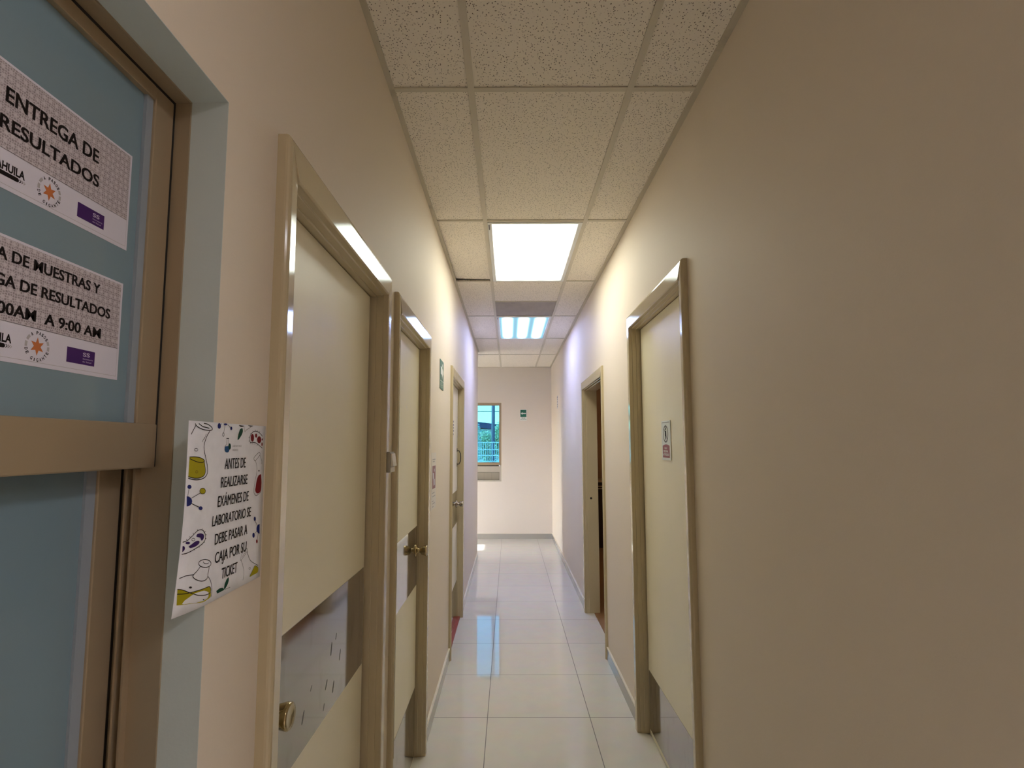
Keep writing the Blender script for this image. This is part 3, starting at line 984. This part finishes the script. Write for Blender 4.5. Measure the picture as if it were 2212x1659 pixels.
# pull handle of door D, its red threshold
bm = bmesh.new()
tube(bm, [(xD, 5.17, 1.41), (xD + .020, 5.17, 1.415), (xD + .032, 5.17, 1.44), (xD + .034, 5.17, 1.475), (xD + .032, 5.17, 1.51), (xD + .020, 5.17, 1.535), (xD, 5.17, 1.54)], .005, 8)
box(bm, xD, xD + .003, 5.155, 5.185, 1.39, 1.425)
box(bm, xD, xD + .003, 5.155, 5.185, 1.525, 1.56)
partD('pull_handle', bm, DARK_METAL, leafD)
partD('threshold', boxes((xD + .001, XL - .004, 4.212 + .064, 5.29 - .064, .0005, .014)), RED_STRIP)['label'] = 'red strip along the foot of the door'

# the doorway that stands open (door swung into the room)
aF, bF, tF = DOORS['F']
e = tag(empty('door_5', (XR, (aF + bF) / 2, 0)), 'open doorway with a beige jamb showing the dim brown room', 'door', 'structure')
invF = Matrix.Translation(-Vector(e.location))
for n_, bm_ in frame_meshes('F', -1, .020, .125):
    o = obj(n_, bm_, CASING, None, bevel=.0015, seg=2)
    o.data.transform(invF); o.parent = e
yj = bF - 1.16 * CW
bm = bmesh.new()
lathe(bm, [(0, .011), (.0015, .011)], (XR + .055, yj, 1.077), (0, -1, 0), 16)
o = obj('strike_hole', bm, BLACK_GAP, None); o.data.transform(invF); o.parent = e
o = obj('leaf', boxes((XR + .14, XR + 1.09, aF + .02, aF + .06, .012, tF - .1)), DOOR, None, bevel=.0015); o.data.transform(invF); o.parent = e

# unseen fill lamp, added to brighten the brown room
e = tag(empty('room_fill_lamp', (2.1, 6.6, H + .3)), 'warm round fill lamp added unseen inside the brown room', 'ceiling lamp')
bm = bmesh.new()
lathe(bm, [(0, .10), (.03, .10), (.035, .09)], (0, 0, 0), (0, 0, -1), 20)
obj('base', bm, WHITE_METAL, e)
bm = bmesh.new()
lathe(bm, [(.035, .13), (.06, .14), (.10, .11), (.12, .05), (.125, 0)], (0, 0, 0), (0, 0, -1), 24)
obj('shade', bm, mat('fill_lamp_glass', (.8, .7, .5), .4, emit=((1.0, .74, .46), 14.0)), e, smooth=True)

# desk in the brown room
e = tag(empty('counter', (1.9, 8.75, 0.004)), 'dark wooden counter with pale edges in the brown room', 'counter')
o = obj('carcass', boxes((-.95, .95, -.12, .45, .0, .87)), DARK_WOOD, e, bevel=.004)
o = obj('shelf_edge', boxes((-.95, .95, -.15, -.12, .90, .915), (-.95, .95, -.15, -.12, .935, .95)), LIGHT_EDGE, e)
o = obj('drawer_front', boxes((-.95, .95, -.135, .45, .87, 1.005)), DARK_WOOD, e)
o = obj('top', boxes((-.97, .97, -.16, .47, 1.005, 1.03)), LIGHT_EDGE, e, bevel=.004)


# ------------------------------------------------------------------ service window in the left wall
w = tag(empty('window_1', (XL, .84, 1.53)), 'service window with blue filmed glass and bronze aluminium frame', 'window', 'structure')
invW = Matrix.Translation(-Vector(w.location))
def wpart(n, bm, m, parent=None, **kw):
    o = obj(n, bm, m, None, **kw)
    o.data.transform(invW)
    o.parent = parent or w
    return o
y0, y1, z0, z1 = WIN
# painted reveal lining
wpart('reveal', boxes((XL - .0585, XL + .0004, y1 - .0008, y1 + .0002, z0, z1), (XL - .0585, XL + .0004, y0, y1, z1 - .0008, z1 + .0002),
                      (XL - .0585, XL + .0004, y0, y1, z0 - .0002, z0 + .0008)), REVEAL)
FX = -0.513
FR = -0.610
j = .004
fr = bmesh.new()
box(fr, FR, FX, y1 - j, y1 - .0008, z0 + .03, z1 - .03)       # jamb
box(fr, FR, FX, y0, y1 - .0008, z1 - j, z1 - .0008)   # head
box(fr, FR, FX, y0, y1 - .0008, z0 + .0008, z0 + .03)
box(fr, FR, FX, y1 - j, y1 - .0008, z1 - .03, z1 - j)
for x in (-.560, -.572, -.604):                       # track ribs on the jamb, below the rail
    box(fr, x - .0015, x + .0015, y1 - j - .012, y1 - j, z0 + .03, 1.556)
wpart('outer_frame', fr, ALU)
# upper fixed light: stile, head rail, glass
UX = -.537
up = wpart('upper_sash', boxes((UX - .022, UX, y1 - .052, y1 - .0085, 1.622, z1 - .0085), (UX - .022, UX, y0 + .02, y1 - .052, z1 - .030, z1 - .0085),
                               (UX - .022, UX, y0 + .02, y0 + .07, 1.622, z1 - .03)), ALU, bevel=.0015)
wpart('gap_shade', boxes((UX - .022, UX - .0005, y1 - .0085, y1 - .004, 1.56, z1 - .004), (UX - .022, UX - .0005, y0, y1 - .0085, z1 - .0085, z1 - .004)), BLACK_GAP)  # black strips paint the dark gap round the upper sash
wpart('glazing_bead', boxes((UX - .014, UX - .004, y1 - .066, y1 - .052, 1.622, z1 - .030)), BEAD, up)
wpart('pane', boxes((UX - .014, UX - .009, y0 + .07, y1 - .066, 1.622, z1 - .030)), FILM, up)
wpart('middle_rail', boxes((UX - .035, UX + .002, y0 + .01, y1 - .0085, 1.559, 1.624)), ALU, bevel=.002)
LX = -.584
lo = wpart('lower_sash', boxes((LX - .020, LX, y1 - .054, y1 - .009, z0 + .03, 1.570), (LX - .020, LX, y0 + .02, y1 - .054, z0 + .03, z0 + .08),
                               (LX - .020, LX, y0 + .02, y0 + .07, z0 + .08, 1.57)), ALU, bevel=.0015)
wpart('gap_shade', boxes((LX - .02, LX - .0005, y1 - .009, y1 - .004, z0 + .03, 1.56)), BLACK_GAP)  # black strip paints the shaded gap beside the lower sash
wpart('glazing_bead', boxes((LX - .013, LX - .004, y1 - .072, y1 - .054, z0 + .08, 1.57)), BEAD, lo)
wpart('pane', boxes((LX - .013, LX - .008, y0 + .07, y1 - .072, z0 + .08, 1.57)), FILM, lo)
# the office behind the filmed panes
tag(obj('wall_office', slab('x', -1.6, -1.7, YB, YSIDE - .15, 0, H + .32, []), SLAB), 'office wall behind the filmed service window', 'wall', 'structure')

# ------------------------------------------------------------------ window in the end wall
w = tag(empty('window_2', (-.85, YEND, .964)), 'window in the end wall looking out to a white fence', 'window', 'structure')
def epart(n, bm, m, parent=None, **kw):
    o = obj(n, bm, m, None, **kw)
    o.data.transform(Matrix.Translation(-Vector(w.location)))
    o.parent = parent or w
    return o
x0, x1, z0, z1 = EW
ya, yb = YEND + .055, YEND + .095
fr = epart('frame', boxes((x1 - .040, x1, ya, yb, 1.24, z1), (x0, x0 + .04, ya, yb, 1.24, z1), (x0 + .04, x1 - .04, ya, yb, z1 - .047, z1),
                     (x0 + .04, x1 - .04, ya, yb, 1.24, 1.290), (-.87, -.83, ya, yb, 1.29, z1 - .047)), ALU, bevel=.002)
epart('edge_bead', boxes((x1, x1 + .010, YEND - .002, YEND - .0003, z0 - .01, z1 + .010), (x0, x1, YEND - .002, YEND - .0003, z1, z1 + .010)), CAULK)
epart('pane', boxes((x0 + .035, x1 - .035, ya + .018, ya + .023, 1.285, z1 - .042)), GLASS, fr)
epart('groove', boxes((x0, x1 - .04, ya + .012, yb, 1.222, 1.24)), BLACK_GAP)
epart('lower_panel', boxes((x0, x1 - .035, ya + .004, yb, 1.122, 1.222)), mat('taupe_plaster', (.50, .45, .37), .6))
epart('side_lining', boxes((x1 - .035, x1, YEND + .02, yb, z0 + .02, 1.24)), mat('taupe_plaster', (.50, .45, .37), .6))
tl = bmesh.new()
for k in range(11):
    b = x1 - .042 - .1285 * k
    box(tl, max(b - .1265, x0), b, ya + .006, yb, .990, 1.118)
epart('wall_tiling', tl, WALL_TILE)
epart('joint_mortar', boxes((x0, x1, ya + .009, yb + .02, z0, 1.122)), mat('dark_mortar', (.17, .15, .12), .8))
epart('ledge', boxes((x0, x1 - .002, YEND + .004, ya + .006, z0 + .0005, .986)), mat('taupe_plaster', (.50, .45, .37), .6))

# ------------------------------------------------------------------ printed sheets on the service window
def sheet_sign(z0, z1, ya, yb, label, build):
    s = sheet('paper_sign', 'left', UX - .009 + .0002, ya, yb, z0, z1, PAPER)
    tag(s, label, 'paper sign', group='printed notices on the service window')
    build(s, z0, ya, yb - ya, z1 - z0)
    return s

def notice(lines, zb):
    """lines: (text, y0, y1, z0, z1); zb: height of the line above the logo band"""
    def build(s, z0, ya, wd, ht):
        P = Print('left', s.location)
        b = zb - z0
        P.rect(.004, wd - .0035, b, ht - .003, PATTERN)
        P.build('patterned_ground', s)
        P = Print('left', s.location, .00085)
        for t, a0, a1, c0, c1 in lines:
            for d in (-.0003, 0, .0003):
                P.text(t, a0 - ya + d, a1 - ya + d, c0 - z0, c1 - z0, INK, .018)
        P.build('lettering', s)
        P = Print('left', s.location)
        P.rect(.004, wd - .0035, b - .0004, b + .0003, GREY_INK)
        P.rect(.004, wd - .0035, .0048, .0053, PALE_INK)
        P.rect(wd - .0039, wd - .0035, .0048, b, PALE_INK)
        P.build('printed_border', s)
        # state logo with ribbon and arrows
        P = Print('left', s.location)
        P.text('COAHUILA', .5405 - ya, .5905 - ya, b - .0228, b - .0140, INK, .035)
        P.rect(.543 - ya, .581 - ya, b - .0292, b - .0243, INK)
        P.ell(.581 - ya, b - .02675, .0025, .00245, INK)
        for k, m in ((0, INK), (1, GREY_INK), (2, PALE_INK)):
            a = .5842 - ya + .0026 * k
            P.stroke(((a, b - .0250), (a + .0019, b - .02675), (a, b - .0285)), .0008, m)
        P.build('logo', s)
        # round emblem
        P = Print('left', s.location)
        ca, cb, R = .6235 - ya, b - .0205, .0150
        n = 6
        pts = []
        for k in range(2 * n):
            q = math.pi / 2 + math.pi * k / n
            r = .0098 if k % 2 == 0 else .0045
            pts.append((ca + r * math.cos(q), cb + r * 1.1 * math.sin(q)))
        P.poly(pts, ORANGE)
        def arc(txt, q0, q1, out):
            m_ = len(txt)
            for k, ch in enumerate(txt):
                if ch == ' ':
                    continue
                q = math.radians(q0 + (q1 - q0) * k / (m_ - 1))
                wd_ = .0011 if ch == 'I' else .0027
                P.text(ch, 0, wd_, 0, .0036, INK, .03, rot=(ca + R * math.cos(q), cb + R * 1.05 * math.sin(q), q - math.pi / 2 if out else q + math.pi / 2))
        arc('A PASOS', 122, 38, True)
        arc('DE GIGANTE', 197, 338, False)
        for q0 in (135, 165):
            P.ring(ca, cb, R + .0016, (R + .0016) * 1.05, .0032, PALE_INK, q0, q0 + 22, 8)
        for q0 in (-12, 12):
            P.ring(ca, cb, R + .0016, (R + .0016) * 1.05, .0032, PALE_INK, q0, q0 + 18, 8)
        P.build('emblem', s)
        # purple badge
        P = Print('left', s.location)
        P.rect(.666 - ya, .7115 - ya, b - .0315, b - .0125, PURPLE)
        P.text('SS', .6915 - ya, .7030 - ya, b - .0208, b - .0160, LILAC, .02)
        P.text('Secretaría', .6915 - ya, .7085 - ya, b - .0248, b - .0230, LILAC)
        P.text('de Salud', .6915 - ya, .7060 - ya, b - .0285, b - .0267, LILAC)
        P.build('badge', s)
    return build

sheet_sign(1.8685, 2.0090, .502, .7570, 'printed notice reading ENTREGA DE RESULTADOS, the upper sheet on the blue glass',
           notice([('ENTREGA DE', .5600, .6945, 1.9645, 1.9815), ('RESULTADOS', .5555, .6975, 1.9330, 1.9480)], 1.9120))
sheet_sign(1.6825, 1.8195, .497, .7550, 'printed notice with the 9:00 AM hours, the lower sheet on the blue glass',
           notice([('TOMA DE MUESTRAS Y', .5250, .7125, 1.7925, 1.8050), ('ENTREGA DE RESULTADOS', .5100, .7330, 1.7640, 1.7765),
                   ('7:00AM  A 9:00 AM', .5560, .7185, 1.7340, 1.7465)], 1.7265))

# ------------------------------------------------------------------ laboratory poster on the corner of the reveal
POSTER_INK = {'k': INK, 'y': YELLOW, 'n': NAVY, 'g': GREEN_INK, 'r': RED_INK, 'v': VIOLET_INK, 'b': BLUE_INK, 'o': OLIVE_INK}
PXX = -.4522
bm = bmesh.new()
# the sheet: a grid whose lower corner over the opening lifts a little
NA, NB = 12, 12
pw, ph = .2440, .2715
def lift(a, b):
    return -.010 * max(0, 1 - a / .066) ** 1.5 * max(0, 1 - b / .16) ** 1.5
grid_v = [[bm.verts.new((PXX + lift(pw * i / NA, ph * k / NB), .7718 + pw * i / NA, 1.3555 + ph * k / NB)) for i in range(NA + 1)] for k in range(NB + 1)]
for k in range(NB):
    for i in range(NA):
        bm.faces.new((grid_v[k][i], grid_v[k][i + 1], grid_v[k + 1][i + 1], grid_v[k + 1][i]))
poster = obj('poster', bm, PAPER_POSTER, loc=(PXX, .7718, 1.3555), smooth=True)
so = poster.modifiers.new('thickness', 'SOLIDIFY'); so.thickness = .0003; so.offset = 0
tag(poster, 'white laboratory poster with drawn flasks and ANTES DE REALIZARSE EXÁMENES text', 'poster')
def bend(o):
    for v in o.data.vertices:
        v.co.x += lift(v.co.y, v.co.z)
    return o
ART_PARTS = (('flask_drawing', 11), ('molecule_drawing', 8), ('molecule_drawing', 7), ('leaf_drawing', 4), ('bacterium_drawing', 17), ('flask_emblem', 5),
             ('test_tube_drawing', 5), ('bacterium_drawing', 20), ('flask_drawing', 9), ('molecule_drawing', 7), ('flask_drawing', 7), ('leaf_drawing', 3))
def smooth(q, n=4):
    """a soft hand-drawn curve through the points"""
    if len(q) < 4:
        return q
    closed = q[0] == q[-1]
    out = []
    for i in range(len(q) - 1):
        p1, p2 = q[i], q[i + 1]
        p0 = q[i - 1] if i else (q[-2] if closed else p1)
        p3 = q[i + 2] if i + 2 < len(q) else (q[1] if closed else p2)
        for k in range(n):
            t = k / n
            out.append(tuple(.5 * (2 * p1[j] + (p2[j] - p0[j]) * t + (2 * p0[j] - 5 * p1[j] + 4 * p2[j] - p3[j]) * t * t
                                   + (3 * p1[j] - p0[j] - 3 * p2[j] + p3[j]) * t ** 3) for j in (0, 1)))
    return out + [q[-1]]
art = iter(POSTER_ART)
for part_name, count in ART_PARTS:
    P = Print('left', poster.location)
    for _ in range(count):
        kind, col, wd, pts = next(art)
        q = [(pts[i] / 1e4, pts[i + 1] / 1e4) for i in range(0, len(pts), 2)]
        if len(q) < 20:
            q = smooth(q)
        if kind == 'p':
            P.poly(q, POSTER_INK[col])
        else:
            P.stroke(q, wd / 1e4, POSTER_INK[col])
    bend(P.build(part_name, poster))
P = Print('left', poster.location, .0010)
for t, a0, a1, b0, b1 in POSTER_TEXT:
    small = (b1 - b0) < 60
    for d in ((0,) if small else (-3, 0, 3)):
        P.text(t, (a0 + d) / 1e4, (a1 + d) / 1e4, b0 / 1e4, b1 / 1e4, GREY_INK if small else INK, 0.0, slant=0 if small else .03)
P.build('lettering', poster)

# ------------------------------------------------------------------ light switch on the far casing of door A
sx = XL + .027
e = tag(empty('light_switch', (sx, 1.953, 1.532)), 'ivory light switch fixed on the door casing between the first two doors', 'light switch')
b0 = boxes((0.0002, .0125, -.035, .035, -.036, .036))
obj('back_box', b0, PLASTIC_SHADED, e, bevel=.002)
bm = bmesh.new()
pr = [(.0125, .030), (.0165, .030), (.0230, -.014), (.0125, -.016)]
v = [[bm.verts.new((x, y, z)) for x, z in pr] for y in (-.029, .031)]
for k in range(4):
    bm.faces.new((v[0][k], v[0][(k + 1) % 4], v[1][(k + 1) % 4], v[1][k]))
bm.faces.new(v[0]); bm.faces.new(v[1][::-1])
obj('rocker', bm, PLASTIC, e, bevel=.0012)
obj('cover_plate', boxes((.0125, .0150, -.034, .034, -.035, -.0165)), PLASTIC, e, bevel=.0008)

# ------------------------------------------------------------------ small signs
def print_lines(s, frame, lines, height, m):
    for b, a0, a1 in lines:
        P = Print(frame, s.location)
        P.rect(a0, a1, b, b + height, m)
        P.build('printed_line', s)

# green evacuation arrow on the end wall
s = sheet('evacuation_sign', 'end', YEND - .001, .186, .306, 2.010, 2.203, SIGN_WHITE, .002)
tag(s, 'green evacuation sign with a white arrow, on the end wall', 'sign')
P = Print('end', s.location, .0026)
P.rect(.008, .112, .062, .186, SIGN_GREEN)
P.build('green_field', s)
P = Print('end', s.location, .0034)
P.poly(((.014, .124), (.044, .148), (.044, .133), (.104, .133), (.104, .115), (.044, .115), (.044, .100)), SIGN_WHITE)
P.build('arrow', s)
P = Print('end', s.location, .0026)
P.text('RUTA DE', .030, .090, .036, .050, SIGN_GREEN, .03)
P.text('EVACUACIÓN', .008, .112, .012, .026, SIGN_GREEN, .03)
P.build('lettering', s)

# faded green sign on the left wall
s = sheet('emergency_sign', 'left', XL + .001, 3.552, 3.742, 1.962, 2.156, SIGN_GREEN_OLD, .002)
tag(s, 'faded green sign with a white figure, high on the wall past the chipped door', 'sign')
P = Print('left', s.location, .0026)
P.poly(((.030, .150), (.095, .150), (.165, .128), (.165, .110), (.120, .088), (.120, .070), (.085, .098), (.030, .098)), SIGN_WHITE)
P.ell(.120, .162, .014, .012, SIGN_WHITE)
P.rect(.012, .180, .052, .056, SIGN_WHITE)
P.build('pictogram', s)
P = Print('left', s.location, .0026)
P.rect(.030, .160, .012, .044, mat('pale_sign_green', (.30, .40, .30), .4))
P.rect(.060, .130, .030, .040, SIGN_GREEN_OLD)
P.rect(.045, .145, .016, .024, SIGN_GREEN_OLD)
P.build('caption_panel', s)

# paper notice with a mauve box, beside the chipped door
s = sheet('emergency_notice', 'left', XL + .0008, 3.205, 3.420, 1.212, 1.545, mat('aged_paper', (.78, .72, .66), .8), .0004)
tag(s, 'paper notice with a faded mauve picture box, taped beside the chipped door', 'notice')
P = Print('left', s.location)
P.rect(.045, .185, .120, .255, SIGN_MAUVE)
P.build('picture_box', s)
P = Print('left', s.location, .0011)
P.ell(.130, .228, .014, .010, PAPER)
P.poly(((.060, .215), (.110, .212), (.120, .180), (.070, .178)), PAPER)
P.poly(((.090, .178), (.150, .176), (.150, .140), (.100, .136)), PAPER)
P.build('pictogram', s)
print_lines(s, 'left', ((.290, .05, .17), (.278, .06, .15), (.092, .05, .15), (.072, .06, .18), (.045, .04, .10), (.030, .06, .16), (.012, .05, .11)), .006, PALE_INK)

# label on door D
s = sheet('door_label', 'left', xD + .0006, 4.72, 4.86, 1.66, 1.812, mat('label_paper', (.86, .79, .64), .6), .0004)
tag(s, 'small printed label at eye height on the door with the pull handle', 'label')
print_lines(s, 'left', ((.128, .03, .11), (.100, .02, .12), (.074, .03, .11), (.048, .02, .12), (.018, .04, .10)), .014, GREY_INK)

# prohibition sign on door E
s = sheet('prohibition_sign', 'right', xE - .001, 2.630, 2.778, 1.516, 1.709, SIGN_WHITE, .003)
tag(s, 'white and red prohibition sign with a barred figure, on the tall closed door', 'sign')
P = Print('right', s.location, .0036)
P.rect(.012, .136, .183, .186, GREY_INK)
P.rect(.012, .0135, .080, .183, PALE_INK)
P.rect(.1345, .136, .080, .183, PALE_INK)
P.build('printed_border', s)
P = Print('right', s.location, .0036)
P.ring(.072, .128, .044, .043, .0085, GREY_INK)
P.stroke(((.044, .158), (.100, .098)), .006, GREY_INK)
P.ell(.072, .153, .007, .008, INK)
P.poly(((.062, .143), (.082, .143), (.084, .118), (.079, .118), (.077, .100), (.067, .100), (.065, .118), (.060, .118)), INK)
P.build('pictogram', s)
P = Print('right', s.location, .0036)
P.poly([(.016, .012), (.134, .012), (.134, .070)] + [(.134 - .118 * k / 10, .070 + .007 * math.sin(math.pi * k / 10)) for k in range(1, 10)] + [(.016, .070)], SIGN_RED)
P.build('red_field', s)
P = Print('right', s.location, .0044)
P.text('SOLO', .050, .094, .054, .062, SIGN_WHITE, .03)
P.text('PERSONAL', .034, .112, .038, .048, SIGN_WHITE, .03)
P.text('AUTORIZADO', .024, .126, .022, .032, SIGN_WHITE, .03)
P.build('lettering', s)

# small sheet near the far end of the right wall
s = sheet('wall_notice', 'right', XR - .0008, 8.20, 8.38, 2.140, 2.335, mat('label_paper_grey', (.62, .60, .60), .7), .0004)
tag(s, 'small grey sheet with dark print high on the wall near the end', 'notice')
print_lines(s, 'right', ((.160, .03, .15), (.128, .05, .13), (.090, .04, .14), (.050, .04, .14), (.020, .05, .13)), .020, GREY_INK)


# ------------------------------------------------------------------ outside the end window
tag(obj('ground', boxes((-40, 40, YEND + .36, 60, -.35, -.15), (-40, -XOUT - .16, -20, YEND + .36, -.35, -.15)), GROUND), 'grey paved yard outside', 'ground', 'structure')
# fence
e = tag(empty('fence', (0, 15, -.15)), 'white welded steel fence outside the window', 'fence')
bm = bmesh.new()
for z in (1.80, 1.60, 1.445, 1.285, 1.0, .6, .25):
    box(bm, -6, 4, -.008, .008, z, z + .022)
n = 0
x = -6.0
while x < 4:
    box(bm, x - .006, x + .006, -.006, .006, .10, 1.82)
    x += .050
obj('mesh_panel', bm, FENCE, e)
for x in (-6, -4, -2, 0, 2, 4):
    obj('post', boxes((x - .03, x + .03, .01, .07, 0, 1.86)), FENCE, e)
# lamp post and cable
bm = bmesh.new()
tube(bm, [(0, 0, 0), (0, 0, 3), (0, 0, 6.2)], [.060, .054, .046], 16)
lathe(bm, [(0, .10), (.03, .10), (.04, .065)], (0, 0, 0), (0, 0, 1), 16)
o = obj('utility_pole', bm, CONCRETE, smooth=True)
o.location = (-.497, 17, -.15)
tag(o, 'blue-grey utility pole standing behind the fence', 'pole')
bm = bmesh.new()
tube(bm, [(-12 + k, 17.09, 2.72 - .0010 * (10 - abs(k - 11.5)) ** 2 * (1 if k < 22 else 0)) for k in range(0, 20)], .012, 6)
o = obj('overhead_cable', bm, DARK_METAL)
tag(o, 'thin overhead cable crossing behind the utility pole', 'cable')
# house beyond
e = tag(empty('house', (-1.5, 35, -.15)), 'pale house with a dark sloping roof beyond the trees', 'house')
obj('walls', boxes((-7, 5, 0, 6, 0, 2.75)), HOUSE, e)
bm = bmesh.new()
v = [bm.verts.new(p) for p in ((-7.6, -.5, 3.72), (5.6, -.5, 2.10), (5.6, 6.5, 2.10), (-7.6, 6.5, 3.72), (-7.6, -.5, 4.05), (5.6, -.5, 2.45), (5.6, 6.5, 2.45), (-7.6, 6.5, 4.05))]
for f in ((0, 3, 2, 1), (4, 5, 6, 7), (0, 1, 5, 4), (1, 2, 6, 5), (2, 3, 7, 6), (3, 0, 4, 7)):
    bm.faces.new([v[i] for i in f])
obj('roof', bm, ROOF_M, e)
# trees
def tree(x, y, h, rx, rz, m, seed, label):
    r = random.Random(seed)
    e = tag(empty('tree', (x, y, -.15)), label, 'tree', group='trees behind the fence')
    bm = bmesh.new()
    tube(bm, [(0, 0, 0), (.03, .02, h * .35), (-.02, 0, h * .7)], [.08, .06, .03], 8)
    for k in range(5):
        q = k * 1.3
        tube(bm, [(0, 0, h * .4), (rx * .4 * math.cos(q), rx * .4 * math.sin(q), h * .62), (rx * .75 * math.cos(q), rx * .75 * math.sin(q), h * .75)], [.035, .025, .01], 6)
    obj('trunk', bm, BARK, e)
    bm = bmesh.new()
    cz = h - rz
    blobs = [(rx * .5 * r.uniform(-1, 1), rx * .5 * r.uniform(-1, 1), rz * .5 * r.uniform(-1, 1)) for _ in range(9)]
    for k in range(2600):
        b = r.choice(blobs)
        while True:
            p = Vector((r.uniform(-1, 1), r.uniform(-1, 1), r.uniform(-1, 1)))
            if .35 < p.length < 1:
                break
        c = Vector((b[0] + p.x * rx * .55, b[1] + p.y * rx * .55, cz + b[2] + p.z * rz * .6))
        d = Vector((r.uniform(-1, 1), r.uniform(-1, 1), r.uniform(-.6, .6))).normalized()
        a = d.orthogonal().normalized()
        s = r.uniform(.03, .07)
        bm.faces.new([bm.verts.new(c + d * s), bm.verts.new(c + a * s * .5), bm.verts.new(c - d * s), bm.verts.new(c - a * s * .5)])
    obj('foliage', bm, m, e)
tree(-1.55, 22, 2.75, .55, .85, LEAF2, 1, 'silvery tree at the window edge, farthest from the utility pole')
tree(-.95, 24, 2.55, .55, .80, LEAF, 2, 'bushy pale green tree between the silvery tree and the pole')
tree(-.25, 23, 2.75, .50, .85, LEAF, 3, 'loose green tree at the window frame, on the other side of the pole')
